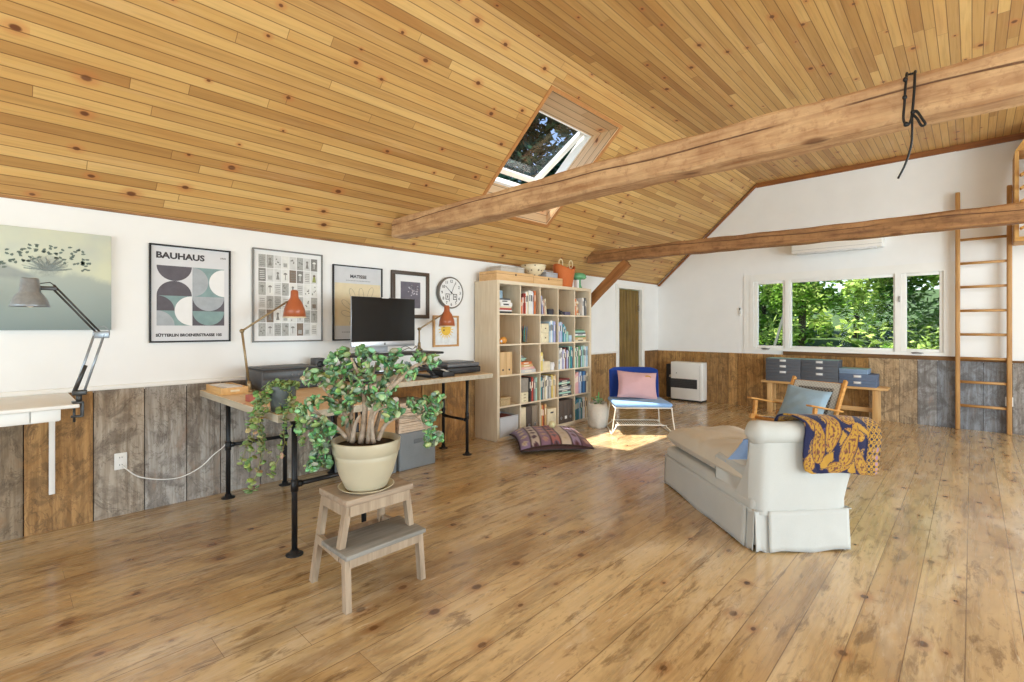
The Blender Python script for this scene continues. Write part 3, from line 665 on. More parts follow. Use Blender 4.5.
# outlets, thermostat
def outlet(T):
    b = MB(); b.rbox(-.036, .036, -.006, 0, -.058, .058, .003); b.build('plate', M_white, T)
    for s_ in (-.026, .026):
        b = MB(); b.rbox(-.017, .017, -.0085, -.005, s_-.014, s_+.014, .003, 0)
        b.box(-.008, -.005, -.0092, -.008, s_-.004, s_+.006, 1); b.box(.005, .008, -.0092, -.008, s_-.004, s_+.006, 1)
        b.build('socket', [M_white, M_ink], T)
T = thing('power_outlet', 'white power outlet on grey boards of the left wainscot', 'outlet', (XW+.001, .573, .385), pi/2); outlet(T)
T = thing('power_outlet', 'white power outlet on dark boards behind the ladder foot', 'outlet', (.335, YF-.0225, .40), 0); outlet(T)
T = thing('thermostat_remote', 'small white remote in its holder on wall left of the window', 'remote', (-2.86, YF, 1.60))
b = MB(); b.rbox(-.02, .02, -.018, 0, -.08, .02, .004); b.build('holder', M_white, T)
b = MB(); b.rbox(-.016, .016, -.024, -.012, -.05, .06, .004); b.build('body', mat('remote_grey', (214, 214, 210), .5), T)
b = MB(); b.rbox(-.01, .01, -.026, -.023, .02, .05, .001); b.build('display', M_dgrey, T)
b = MB(); pts = [(XW+.012, .585, .352), (XW+.035, .60, .33), (XW+.03, .67, .26), (XW+.03, .80, .21), (XW+.03, .93, .20), (XW+.04, 1.05, .25), (XW+.06, 1.13, .33), (XW+.13, 1.20, .42), (XW+.14, 1.222, .55)]
def smooth_path(P, k=6):
    P = [Vector(p) for p in P]; out = []
    for i in range(len(P)-1):
        a, b_, c, d = P[max(i-1, 0)], P[i], P[i+1], P[min(i+2, len(P)-1)]
        for j in range(k):
            t_ = j/k; out.append(.5*((2*b_)+(c-a)*t_+(2*a-5*b_+4*c-d)*t_*t_+(3*b_-a-3*c+d)*t_**3))
    out.append(P[-1]); return out
b.tube(smooth_path(pts), .0045, 6); tag(b.build('power_cable', M_white), 'thin white cable drooping from the left outlet to the desk leg', 'cable')

# ------------------------------------------------------------------ white fold-down desk at far left with steel lamp
T = thing('wall_desk', 'white wall mounted desk with drawer fronts at the left edge', 'desk', (WX, -.2, .895))
b = MB(); b.rbox(.016, .71, -.9, .50, -.022, 0, .005); b.build('top', M_white, T)
b = MB(); b.box(.03, .64, -.88, .42, -.095, -.022); b.build('apron', M_white, T)
for y0, y1 in ((-.86, -.45), (-.44, .0), (.01, .30), (.306, .425)):
    b = MB(); b.rbox(.64, .655, y0, y1, -.09, -.026, .003); b.build('drawer_front', M_white, T)
b = MB(); b.rbox(.03, .05, .405, .435, -.65, -.09, .003); b.build('support_batten', M_white, T)
T = thing('desk_lamp', 'brushed steel anglepoise lamp clamped to the white desk', 'lamp', (-3.70, .30, .895))
b = MB(); b.rbox(-.03, .03, -.03, .016, .0, .012, .003); b.rbox(-.014, .014, .006, .022, -.075, .01, .004); b.rbox(-.014, .014, -.035, .02, -.08, -.068, .004); b.tube([(0, -.02, -.105), (0, -.02, -.024)], .006, 8); b.lathe([(.016, 0), (.016, .004)], 12, 0, TR(0, -.02, -.026)); b.tube([(0, 0, .01), (0, 0, .05)], .014, 10); b.rbox(-.012, .012, -.03, .035, .045, .075, .006)
b.build('clamp', mat('dark_steel', (74, 74, 74), .4, metal=.6), T)
b = MB()
for dy in (-.022, .022): b.tube([(0, dy, .06), (0, .09+dy, .395)], .0065, 8)
b.build('lower_arm', M_chrome, T)
b = MB(); b.tube([(0, -.018, .07), (0, .028, .215)], .011, 8); b.build('spring', mat('dark_steel', (74, 74, 74), .4, metal=.6), T)
b = MB(); b.rbox(-.006, .006, .06, .135, .37, .41, .004); b.tube([(0, .065, .40), (0, .075, .43), (0, .11, .44), (0, .135, .415), (0, .135, .385)], .003, 6); b.build('elbow', M_chrome, T)
b = MB()
for dz in (-.012, .014): b.tube([(0, .09, .395+dz), (0, -.105, .655+dz)], .0055, 8)
b.build('upper_arm', mat('dark_steel', (74, 74, 74), .4, metal=.6), T)
b = MB(); b.rbox(-.008, .008, -.17, -.09, .638, .66, .004); b.tube([(0, -.18, .64), (0, -.165, .672), (0, -.12, .682), (0, -.095, .66)], .003, 6); b.build('head_joint', mat('dark_steel', (74, 74, 74), .4, metal=.6), T)
b = MB(); b.lathe([(.0, .70), (.033, .70), (.037, .692), (.044, .625), (.052, .615), (.07, .585), (.079, .555), (.082, .545), (.078, .545), (.066, .58), (.046, .61), (.0, .615)], 28, 0, TR(0, -.198, 0)); b.build('lamp_shade', M_chrome, T)
b = MB(); b.ball((0, -.198, .575), .028, .028, .034); b.build('bulb', mat('bulb_glass', (236, 236, 230), .3), T)

# ------------------------------------------------------------------ the two pipe legged desks
M_top = planks('desk_ply', .30, 2.0, [(230, 202, 160), (234, 208, 170), (224, 194, 150)], knots=.12, kcol=(150, 104, 62), rough=.45, seam=.001, grain=.3)
M_edge = wood('ply_edge', (196, 186, 166), (166, 152, 128), 'x', .6)
def desk(label, x0, x1, y0, y1, legs, rails):
    T = thing('pipe_desk', label, 'desk', (x0, y0, 0))
    b = MB(); b.box(0, x1-x0, 0, y1-y0, .838, .84, 0); b.box(0, x1-x0, 0, y1-y0, .795, .838, 1)
    b.build('tabletop', [M_top, M_edge], T, uvf=lambda co, n: (co.x+5, co.y+5) if (x1-x0) > (y1-y0) else (co.y+5, co.x+5))
    for x, y in legs:
        b = MB(); x -= x0; y -= y0; b.tube([(x, y, .01), (x, y, .795)], .0165, 12); b.lathe([(.048, 0), (.048, .006), (.024, .010), (.022, .03)], 16, 0, TR(x, y, 0)); b.lathe([(.022, .765), (.024, .785), (.045, .788), (.045, .795)], 16, 0, TR(x, y, 0))
        b.lathe([(.0165, .37), (.0215, .372), (.0215, .438), (.0165, .44)], 12, 0, TR(x, y, 0)); b.build('leg', M_black, T)
    for p, q in rails:
        b = MB(); p = Vector((p[0]-x0, p[1]-y0, p[2])); q = Vector((q[0]-x0, q[1]-y0, q[2])); d = (q-p).normalized(); b.tube([p+d*.017, q-d*.017], .014, 10); b.tube([p+d*.017, p+d*.04], .0195, 10); b.tube([q-d*.04, q-d*.017], .0195, 10); b.build('rail', M_black, T)
    return T
desk('pipe legged wooden desk standing end-on to the wall under the trailing plant', XW+.004, -2.80, 1.055, 1.74, ((-4.20, 1.21), (-4.20, 1.64), (-2.87, 1.175), (-2.87, 1.62)), (((-4.20, 1.21, .41), (-4.20, 1.64, .41)), ((-2.87, 1.175, .41), (-2.87, 1.62, .41))))
desk('pipe legged wooden desk along the wall under the big monitor', XW+.004, -3.67, 1.745, 3.57, ((-4.24, 2.08), (-3.80, 2.08), (-4.21, 3.335), (-3.815, 3.335)), (((-4.24, 2.08, .36), (-3.80, 2.08, .36)), ((-4.21, 3.335, .36), (-3.815, 3.335, .36))))
DZT = .84
# things on the desks
T = thing('paper_tray', 'shallow orange wooden tray with hand slots, holding white papers', 'tray', (-4.06, 1.15, DZT), 0)
b = MB(); b.box(-.20, .17, -.07, .10, 0, .006); b.rbox(-.20, .17, -.075, -.066, 0, .05, .002); b.rbox(-.20, .17, .096, .105, 0, .05, .002); b.rbox(.163, .172, -.07, .10, 0, .05, .002); b.rbox(-.202, -.193, -.07, .10, 0, .05, .002); b.build('body', wood('tray_wood', (226, 184, 124), (204, 156, 96), 'x', .5), T)
b = MB(); b.rbox(.1715, .1735, -.015, .045, .02, .034, .005); b.build('hand_slot', M_cream, T)
b = MB(); b.rbox(-.185, .158, -.06, .09, .0, .012, .002); tag(b.build('paper_stack', M_paper, None, (-4.06, 1.15, DZT+.0065)), 'stack of white papers lying in the orange tray', 'papers'); b = MB()
b.rbox(-.16, .12, -.05, .07, 0, .03, .002, M=RZ(.2)); tag(b.build('folded_paper', M_paper, None, (-4.09, 1.16, DZT+.019)), 'folded white paper on top of the tray papers', 'paper')
T = thing('wooden_box', 'small red wooden box with round holes near the plant pot', 'box', (-3.42, 1.20, DZT), .2)
b = MB(); b.rbox(-.065, .065, -.09, .09, 0, .045, .003); b.build('body', mat('red_wood', (172, 92, 78), .5, .12), T)
for yy in (-.05, .05): b = MB(); b.lathe([(.008, 0), (.008, .002)], 12, 0, TR(.065, yy, .024) @ Matrix.Rotation(pi/2, 4, 'Y')); b.build('hole', M_ink, T)
def orange_lamp(label, x, y, z, el, hd, base_r=.055):
    T = thing('desk_lamp', label, 'lamp', (x, y, z)); e = Vector(el); h = Vector(hd)
    b = MB(); b.lathe([(base_r, 0), (base_r, .012), (base_r*.5, .022), (.016, .05), (.013, .08)], 20); b.build('base', M_brass, T)
    b = MB(); b.tube([(0, 0, .05), e], .0085, 10); b.build('lower_arm', M_brass, T)
    b = MB(); b.ball(e, .017); b.tube([e+Vector((-.02, 0, 0)), e+Vector((.025, 0, 0))], .009, 8); b.build('elbow', M_brass, T)
    b = MB(); b.tube([e, h], .0075, 10); b.build('upper_arm', M_brass, T)
    S = TR(h.x, h.y+.055, h.z)
    b = MB(); b.lathe([(0, .095), (.02, .095), (.028, .085), (.030, .05), (.033, .03), (.055, .0), (.078, -.06), (.088, -.13), (.086, -.13), (.074, -.06), (.05, -.0), (.0, .02)], 28, 0, S); so = b.build('lamp_shade', M_orange, T)
    b = MB(); b.lathe([(.0885, -.131), (.089, -.122), (.0865, -.122)], 28, 0, S); b.build('rim', M_cream, so)
    b = MB(); b.ball((0, 0, -.07), .03, M=S); b.build('bulb', mat('bulb_glass', (236, 236, 230), .3), T)
orange_lamp('orange shaded brass lamp at the left, in front of the card poster', -3.98, 1.289, DZT, (0, -.05, .46), (0, .285, .695), .031)
# printer
T = thing('printer', 'dark grey desktop printer on the end-on desk', 'printer', (-4.05, 1.60, DZT))
b = MB(); b.rbox(-.19, .17, -.255, .23, .0, .155, .012); b.build('body', M_dgrey, T)
b = MB(); b.rbox(-.185, .12, -.24, .20, .155, .172, .008); b.build('scanner_lid', mat('printer_lid', (84, 84, 86), .5), T)
b = MB(); b.box(.168, .173, -.20, .21, .012, .06); b.build('paper_slot', M_black, T)
b = MB(); b.rbox(.165, .174, -.245, .22, .085, .145, .002, 0)
for k in range(3): b.lathe([(.008, 0), (.008, .002)], 10, 1, TR(.174, -.03+k*.05, .115) @ Matrix.Rotation(pi/2, 4, 'Y'))
b.rbox(.173, .176, .09, .17, .10, .13, .001, 1); b.build('control_panel', [mat('panel_dark', (58, 58, 60), .4), mat('panel_icons', (120, 120, 122), .5)], T)
T = thing('small_speaker', 'small dark boxy speaker against the wall behind the printer', 'speaker', (-4.22, 1.93, DZT)); b = MB(); b.rbox(-.05, .05, -.045, .045, 0, .215, .006); b.build('cabinet', M_dgrey, T); b = MB(); b.lathe([(.03, 0), (.026, .004), (.0001, .002)], 16, 0, TR(.05, 0, .16) @ Matrix.Rotation(pi/2, 4, 'Y')); b.build('cone', M_black, T)
# sit-stand riser
T = thing('desk_riser', 'black sit-stand desk riser carrying the monitor', 'riser', (-3.96, 2.58, DZT))
b = MB(); b.rbox(-.10, .26, -.56, .36, .232, .254, .008); b.build('top', M_blackp, T)
b = MB(); b.rbox(.06, .28, -.50, .34, .085, .10, .006); b.build('keyboard_tray', M_blackp, T)
for sy in (-.42, .28):
    b = MB(); b.bar((-.2, sy, .02), (.18, sy, .235), .025, .03, up=(0, 1, 0)); b.bar((.18, sy+.02, .02), (-.2, sy+.02, .235), .025, .03, up=(0, 1, 0)); b.build('scissor_leg', M_dgrey, T)
    b = MB(); b.rbox(-.24, .22, sy-.03, sy+.05, 0, .02, .005); b.build('foot', M_blackp, T)
b = MB(); b.bar((.16, .34, .10), (.20, .50, .03), .016, .016); b.build('lift_handle', mat('light_strut', (186, 178, 164), .5), T)
T = thing('keyboard', 'slim silver keyboard on the riser tray', 'keyboard', (-3.77, 2.45, DZT+.1005)); b = MB(); b.rbox(-.06, .06, -.21, .21, 0, .012, .003); b.build('case', M_alu, T)
b = MB()
for i in range(5):
    for j in range(14): b.box(-.05+i*.02, -.034+i*.02, -.2+j*.0288, -.175+j*.0288, .012, .015)
b.build('keys', M_white, T)
# all in one computer
T = thing('desktop_computer', 'large silver all-in-one computer with black screen on the riser', 'computer', (-3.96, 2.415, DZT+.255), math.radians(1.5))
b = MB(); b.rbox(.03, .052, -.335, .335, .105, .505, .008); b.build('screen_housing', M_alu, T)
b = MB(); b.box(.052, .0535, -.334, .334, .106, .503); b.build('screen', mat('black_glass', (10, 10, 12), .12, .05), T)
b = MB(); b.rbox(.03, .054, -.335, .335, .055, .106, .004); ch = b.build('chin', M_alu, T)
b = MB()   # fruit emblem: round body with a bite and a leaf
bod = []
for i in range(40):
    a = 2*pi*i/40; r = .0105*(1-.16*math.exp(-((a-pi/2)/.35)**2)-.08*math.exp(-((a-3*pi/2)/.3)**2)-.32*math.exp(-((a if a < pi else a-2*pi)/.42)**2)); bod.append((r*math.cos(a), r*math.sin(a)))
MR = TR(.0545, 0, .080) @ Matrix.Rotation(pi/2, 4, 'Z')
b.add([MR @ Vector((x, 0, z)) for x, z in bod], [tuple(range(40))]); b.add([MR @ Vector((.001+x*math.cos(.8)-z*math.sin(.8), 0, .0135+x*math.sin(.8)+z*math.cos(.8))) for x, z in circ(0, 0, .0022, n=10, ratio=1.7)], [tuple(range(10))])
b.build('emblem', M_ink, ch)
b = MB(); b.bar((-.03, 0, .18), (-.05, 0, .004), .19, .006, up=(1, 0, 0)); b.rbox(-.06, .10, -.095, .095, 0, .006, .002); b.bar((.03, 0, .2), (-.03, 0, .18), .19, .006, up=(1, 0, 0)); b.build('stand', M_alu, T)
b = MB(); b.rbox(.05, .062, -.03, .04, .497, .507, .002); tag(b.build('webcam_clip', M_paper, None, (-3.96, 2.415, DZT+.255+.0)), 'small pale clip perched on top edge of the screen', 'clip')
for k, lb in ((0, 'thin grey cable looping beside the computer stand'), (1, 'second thin grey cable curled right of the computer stand')):
    b = MB(); b.tube(smooth_path([(-3.90, 2.53+k*.05, 1.098), (-3.86, 2.60+k*.04, 1.15-k*.02), (-3.85, 2.68, 1.12), (-3.88, 2.74+k*.03, 1.15), (-3.9, 2.77+k*.05, 1.098)]), .003, 6); tag(b.build('cable', M_dgrey), lb, 'cable')
orange_lamp('orange shaded brass lamp at the right, in front of the sun print', -4.05, 2.90, DZT+.2545, (0, 0, .215), (0, .30, .37), .035)
T = thing('flatbed_scanner', 'black flatbed scanner with grey lid at the right desk end', 'scanner', (-4.02, 3.33, DZT), 0)
b = MB(); b.rbox(-.18, .17, -.23, .23, .008, .07, .01); b.build('body', M_blackp, T); b = MB(); b.rbox(-.18, .165, -.22, .22, .074, .112, .012); b.rbox(-.15, .12, -.18, .18, .112, .125, .006); b.build('lid', mat('grey_lid', (104, 106, 110), .35), T)
for yy in (-.18, .18): b = MB(); b.lathe([(.02, 0), (.02, .01)], 12, 0, TR(0, yy, 0)); b.build('foot', M_black, T)
T = thing('black_tray', 'low black open box beside the scanner', 'box', (-3.80, 3.02, DZT)); b = MB(); b.rbox(-.1, .07, -.075, .075, 0, .006, .002); b.rbox(.064, .07, -.075, .075, 0, .05, .002); b.rbox(-.1, .07, .068, .075, 0, .05, .002); b.rbox(-.1, .07, -.075, -.068, 0, .05, .002); b.build('body', M_blackp, T)
# stored boxes under the long desk
M_felt = fabric('grey_felt', (128, 132, 134), 200, .2)
def felt(label, y):
    T = thing('felt_box', label, 'box', (-3.99, y, 0)); b = MB(); b.rbox(-.19, .19, -.205, .205, 0, .345, .012); b.build('body', M_felt, T); b = MB(); b.rbox(.185, .194, -.05, .05, .235, .275, .006); b.build('handle_patch', mat('felt_patch', (104, 108, 110), .9), T)
felt('grey felt storage box under the desk, carrying the stack of boards', 2.71); felt('grey felt storage box under the desk, left, half behind the plant pot', 2.27)
rn = random.Random(4)
for k in range(6):
    b = MB(); dx, dy = rn.uniform(-.015, .015), rn.uniform(-.012, .012); b.rbox(-.17+dx, .185+dx, -.185+dy, .185+dy, .346+k*.047, .346+k*.047+.044, .003); b.box(.1855+dx, .187+dx, -.16+dy, .16+dy, .362+k*.047, .366+k*.047, 1)
    tag(b.build('drawing_box', [mat('pale_board', (204, 182, 158), .7, .1), mat('board_line', (150, 124, 100), .7)], None, (-3.99, 2.70, 0)), ['lowest flat pale box', 'second lowest flat pale box', 'third flat pale box from below', 'fourth flat pale box from below', 'fifth flat pale box from below', 'topmost flat pale box'][k]+' stacked on the grey felt box under the desk', 'box', 'flat boxes under the desk')
b = MB(); b.rbox(-.18, .18, -.19, .19, 0, .17, .005); tag(b.build('cardboard_box', mat('tan_card', (184, 140, 94), .8), None, (-3.98, 2.27, .346)), 'tan cardboard box on the left felt box under the desk', 'box')
b = MB(); b.rbox(-.18, .25, -.19, .16, 0, .17, .004); tag(b.build('plywood_box', wood('plywood', (214, 172, 134), (192, 146, 106), 'y', .6), None, (-3.96, 2.27, .5165)), 'plywood box on the tan cardboard box under the desk', 'box')
# ------------------------------------------------------------------ stool, jade plant, trailing plant
M_stool = wood('bare_stool_wood', (176, 156, 132), (136, 116, 94), 'z', .7); M_stoolx = wood('bare_stool_top', (170, 150, 128), (134, 114, 94), 'y', .7); M_step = wood('painted_step', (150, 146, 138), (112, 108, 100), 'y', .75)
T = thing('step_stool', 'two step pale wooden stool under the big jade plant', 'stool', (-2.315, 1.315, 0))
# x: towards the room is the low step; y along the step
b = MB(); b.rbox(-.13, .16, -.19, .19, .468, .50, .004); b.build('seat', M_stoolx, T)
b = MB(); b.rbox(-.03, .225, -.225, .225, .245, .268, .004); b.build('step', M_step, T)
def leg(p, q, w=.036, d=.03): b = MB(); b.bar(p, q, w, d, up=(0, 1, 0)); b.build('leg', M_stool, T)
for s in (-1, 1):
    leg((-.185, .195*s, 0), (-.105, .165*s, .468)); leg((.115, .205*s, .215), (.125, .165*s, .468)); leg((.205, .21*s, 0), (.185, .205*s, .245))
    b = MB(); b.bar((-.155, .185*s, .235), (.195, .205*s, .232), .022, .045); b.build('side_rail', M_stool, T)
    b = MB(); b.bar((-.10, .172*s, .44), (.14, .172*s, .44), .022, .05); b.build('top_rail', M_stool, T)
b = MB(); b.bar((.145, -.165, .442), (.145, .165, .442), .02, .05); b.build('front_rail', M_stool, T)
b = MB(); b.bar((.20, -.20, .222), (.20, .20, .222), .02, .045); b.build('step_rail', M_stool, T)
b = MB(); b.bar((-.165, -.19, .20), (-.165, .19, .20), .02, .06); b.build('back_rail', M_stool, T)
PX, PY = -2.26, 1.29
b = MB(); b.lathe([(.0001, 0), (.10, 0), (.135, .018), (.14, .022), (.134, .022), (.10, .006), (.0001, .006)], 40); tag(b.build('plant_saucer', mat('saucer_glaze', (196, 184, 154), .35), None, (PX, PY, .5002)), 'round beige saucer on the stool beneath the plant pot', 'saucer')
T = thing('jade_plant', 'big jade plant in a glazed beige pot standing on the stool', 'plant', (PX, PY, .5065))
M_glaze = mat('beige_glaze', (188, 179, 154), .28, .08, 5)
b = MB(); b.lathe([(.0001, 0), (.095, 0), (.105, .012), (.135, .08), (.155, .155), (.161, .178), (.158, .184), (.166, .188), (.172, .245), (.171, .25), (.163, .25), (.157, .20), (.0001, .20)], 48); b.build('pot', M_glaze, T)
b = MB(); b.lathe([(.0001, .222), (.08, .226), (.158, .218)], 32); b.build('soil', M_soil, T)
# branches follow the view plane through the pot, with depth of their own
CR = Vector((math.cos(TH), math.sin(TH), 0)); CF = Vector((-math.sin(TH), math.cos(TH), 0)); ZP = Vector((PX, PY, 0)).dot(CF)
def pp(u, v, d=0.0):
    z = ZP+d; return Vector((0, 0, H))+CF*z+CR*((u-512)/484*z)+Vector((0, 0, (327-v)/484*z))
def ploc(u, v, d=0.0): return pp(u, v, d)-Vector((PX, PY, .5065))
br = [([(350, 441), (345, 415), (337, 390), (331, 368)], -.02, .05, .016), ([(361, 443), (365, 410), (361, 382), (351, 358)], .0, -.03, .018), ([(369, 443), (373, 412), (386, 392), (402, 378), (415, 366), (432, 362)], -.03, -.06, .017), ([(378, 440), (386, 424), (398, 417), (414, 417), (426, 408), (436, 398)], -.02, .02, .012),
      ([(414, 417), (424, 425), (430, 440)], .0, -.02, .007), ([(347, 438), (337, 428), (324, 418), (312, 408), (306, 398)], -.04, -.10, .012), ([(337, 428), (330, 440), (322, 452), (318, 464)], -.05, -.09, .008), ([(372, 441), (378, 420), (382, 402), (385, 382)], .04, .09, .013), ([(356, 441), (351, 420), (352, 402), (344, 380), (340, 358)], .05, .10, .013), ([(365, 400), (372, 380), (376, 362)], .0, .06, .009), ([(345, 410), (332, 398), (320, 384), (311, 376)], -.02, -.06, .009), ([(386, 392), (400, 372), (410, 362)], .03, .05, .008), ([(352, 442), (355, 425), (360, 415)], -.06, -.07, .014), ([(374, 443), (372, 428), (376, 412), (392, 405)], -.06, -.09, .012)]
rn = random.Random(12)
for pts, d0, d1, r in br:
    b = MB(); n_ = len(pts); P = smooth_path([ploc(u, v, d0*.4+(d1-d0*.4)*i/(n_-1)) for i, (u, v) in enumerate(pts)], 4)
    b.tube(P, [r*(1-.65*i/(len(P)-1)) for i in range(len(P))], 8); b.build('branch', mat('jade_bark', (176, 156, 136), .8, .25, 40, bump=.3), T)
cl = [(345, 354, 7, .05), (335, 362, 11, .0), (352, 368, 13, 0), (373, 360, 11, .05), (390, 366, 11, .03), (404, 370, 8, 0), (340, 384, 13, -.02), (325, 378, 9, -.05), (365, 382, 13, -.05), (386, 384, 11, .05), (352, 398, 9, -.03), (376, 402, 9, -.06), (432, 361, 7, -.06), (418, 357, 7, -.04), (409, 372, 8, -.03), (332, 396, 8, 0), (311, 376, 8, -.06), (306, 381, 5, -.06), (395, 354, 6, .05), (362, 352, 7, .06), (381, 394, 9, -.08), (346, 406, 6, .02), (393, 404, 7, -.08),
      (313, 402, 8, -.1), (304, 410, 8, -.1), (309, 420, 8, -.09), (322, 424, 7, -.06), (330, 430, 8, -.05), (316, 436, 7, -.09), (322, 446, 8, -.09), (318, 458, 8, -.09), (312, 466, 6, -.09), (326, 462, 6, -.09), (300, 430, 4, -.1), (336, 408, 7, -.02), (347, 422, 5, .03),
      (417, 408, 6, .0), (425, 404, 8, .02), (437, 400, 8, .02), (434, 409, 7, .02), (428, 418, 6, .0), (431, 432, 7, -.02), (428, 441, 6, -.02), (437, 437, 5, -.02), (411, 402, 4, 0), (398, 412, 5, -.02), (388, 414, 6, -.06)]
b = MB(); JG = [(98, 138, 92), (126, 164, 114), (150, 184, 134), (84, 122, 82), (174, 200, 158), (138, 174, 122)]
for (u, v, r, d) in cl:
    for k in range(int(3+r*2.6)):
        a = rn.uniform(0, 2*pi); q = rn.random()**.5*r*.95
        p = ploc(u+math.cos(a)*q, v+math.sin(a)*q, d+rn.gauss(0, .035))
        s = rn.uniform(.016, .026); R_ = Euler((rn.uniform(0, 6.3), rn.uniform(0, 6.3), rn.uniform(0, 6.3))).to_matrix().to_4x4()
        cc = lin(*[int(x_*rn.uniform(.85, 1.15)) for x_ in rn.choice(JG)])
        b.ball((0, 0, 0), s*.62, s, .0045, 7, 4, 0, TR(*p) @ R_, cc)
b.build('foliage', tinted('jade_leaf', .35, .5), T)
# trailing plant
QX, QY = -2.925, 1.13
T = thing('trailing_plant', 'pale green trailing plant in a dark grey pot on the desk corner', 'plant', (QX, QY, DZT))
b = MB(); b.lathe([(.0001, 0), (.058, 0), (.064, .006), (.074, .14), (.074, .148), (.069, .148), (.066, .12), (.0001, .12)], 32); b.build('pot', mat('slate_pot', (98, 106, 108), .6, .08), T)
b = MB(); b.lathe([(.0001, .126), (.067, .124)], 24); b.build('soil', M_soil, T)
ZQ = Vector((QX, QY, 0)).dot(CF)
def qloc(u, v, d=0.0):
    z = ZQ+d; return Vector((0, 0, H))+CF*z+CR*((u-512)/484*z)+Vector((0, 0, (327-v)/484*z))-Vector((QX, QY, DZT))
vines = [([(272, 391), (263, 394), (257, 404), (254, 420), (253, 436), (250, 455), (246, 470)], -.08), ([(270, 390), (258, 396), (258, 412), (261, 430), (262, 448), (259, 466), (252, 486), (249, 492)], -.12), ([(275, 390), (264, 398), (260, 415), (257, 428), (263, 442), (266, 452)], -.14), ([(268, 392), (256, 402), (250, 425), (247, 445), (241, 462)], -.06), ([(284, 392), (291, 402), (297, 416), (301, 432), (302, 446)], -.12), ([(287, 391), (292, 398), (288, 410), (284, 430), (284, 446), (276, 464), (270, 476)], -.13), ([(280, 390), (280, 402), (281, 412)], -.09), ([(278, 388), (284, 386), (289, 390)], -.05), ([(272, 388), (268, 389), (266, 398), (268, 412)], -.11)]
b = MB(); lf = MB(); VG = [(158, 192, 122), (178, 206, 140), (138, 176, 108), (208, 214, 146), (146, 184, 116), (188, 208, 140)]
def round_leaf(p, s, cc):
    R_ = Euler((rn.uniform(-.9, .9)+.5, rn.uniform(-.7, .7), rn.uniform(0, 6.3))).to_matrix().to_4x4(); lf.ball((0, 0, 0), s, s*.85, .002, 8, 4, 0, TR(*p) @ R_, cc)
for pts, d in vines:
    P = smooth_path([qloc(u, v, d*min(1, i*.55)) for i, (u, v) in enumerate(pts)], 5); b.tube(P, .0022, 5)
    for i, p in enumerate(P):
        for k in range(3 if i < len(P)*.55 else 2):
            if rn.random() < .8: round_leaf(p+Vector((rn.gauss(0, .012), rn.gauss(0, .012), rn.gauss(0, .006))), rn.uniform(.012, .021), lin(*[int(x_*rn.uniform(.85, 1.1)) for x_ in rn.choice(VG)]))
for k in range(110):
    a = rn.uniform(0, 2*pi); q = rn.random()**.5*.085; round_leaf(Vector((math.cos(a)*q, math.sin(a)*q, .15+rn.uniform(0, .035)-q*.25)), rn.uniform(.011, .019), lin(*rn.choice(VG)))
b.build('vines', mat('vine_stem', (150, 150, 96), .8), T); lf.build('foliage', tinted('vine_leaf', .5, .4, trans=.25), T)
# ------------------------------------------------------------------ the bookcase and what is on it
M_birch = wood('birch_veneer', (232, 216, 190), (214, 194, 164), 'z', .5); M_birchh = wood('birch_veneer_y', (232, 216, 190), (214, 194, 164), 'y', .5)
M_back = wood('tan_back', (190, 150, 98), (156, 114, 66), 'z', .7)
BX, BY0, BY1, BH = -3.965, 3.925, 5.825, 1.876
BD = .385
T = thing('bookcase', 'tall birch cube bookcase of five by five compartments against the left wall', 'bookcase', (BX, BY0, 0)); BW = BY1-BY0; th = .04; ti = .018
cw = (BW-2*th-4*ti)/5; chh = (BH-2*th-4*ti)/5
for y0 in (0, BW-th): b = MB(); b.rbox(-BD, 0, y0, y0+th, 0, BH, .002); b.build('side_panel', M_birch, T)
for z0, nm in ((0, 'bottom_panel'), (BH-th, 'top_panel')): b = MB(); b.rbox(-BD, 0, th, BW-th, z0, z0+th, .002); b.build(nm, M_birchh, T)
def cell_y(k): return th+k*(cw+ti)
def cell_z(r): return BH-th-chh-r*(chh+ti)      # r = 0 is the top row: z of its floor
for k in range(1, 5): b = MB(); y0 = cell_y(k)-ti; b.box(-BD+.004, -.001, y0, y0+ti, th, BH-th); b.build('divider', M_birch, T)
for r in range(4): b = MB(); z1 = cell_z(r); b.box(-BD+.004, -.002, th, BW-th, z1-ti, z1); b.build('shelf', M_birchh, T)
b = MB(); b.box(-BD, -BD+.004, th, BW-th, th, BH-th); b.build('back_panel', M_back, T)
ROW = ['top', 'second', 'third', 'fourth', 'bottom']; ORD = ['first', 'second', 'third', 'fourth', 'fifth', 'sixth', 'seventh', 'eighth', 'ninth', 'tenth', 'eleventh', 'twelfth']
CC = {'white': (232, 230, 226), 'cream': (226, 212, 180), 'red': (188, 74, 60), 'orange': (214, 116, 62), 'pink': (222, 168, 164), 'lavender': (178, 178, 214), 'pale blue': (176, 204, 224), 'blue': (70, 124, 176), 'navy': (44, 64, 108), 'teal': (62, 144, 154), 'mint': (168, 208, 190), 'green': (104, 150, 106), 'yellow': (228, 204, 112), 'black': (44, 44, 46), 'grey': (140, 140, 140), 'dark grey': (84, 84, 86), 'brown': (110, 92, 78), 'tan': (206, 168, 116), 'maroon': (128, 60, 58), 'light grey': (200, 200, 198)}
M_pages = mat('book_pages', (234, 226, 206), .8, .05, 120)
def cmat(c): return mat('cover_'+c.replace(' ', '_'), CC[c], .5, .10, 14)
def wpos(r, k, x, y, z): return (BX+x+.028, BY0+cell_y(k)+y, cell_z(r)+z+.0006)
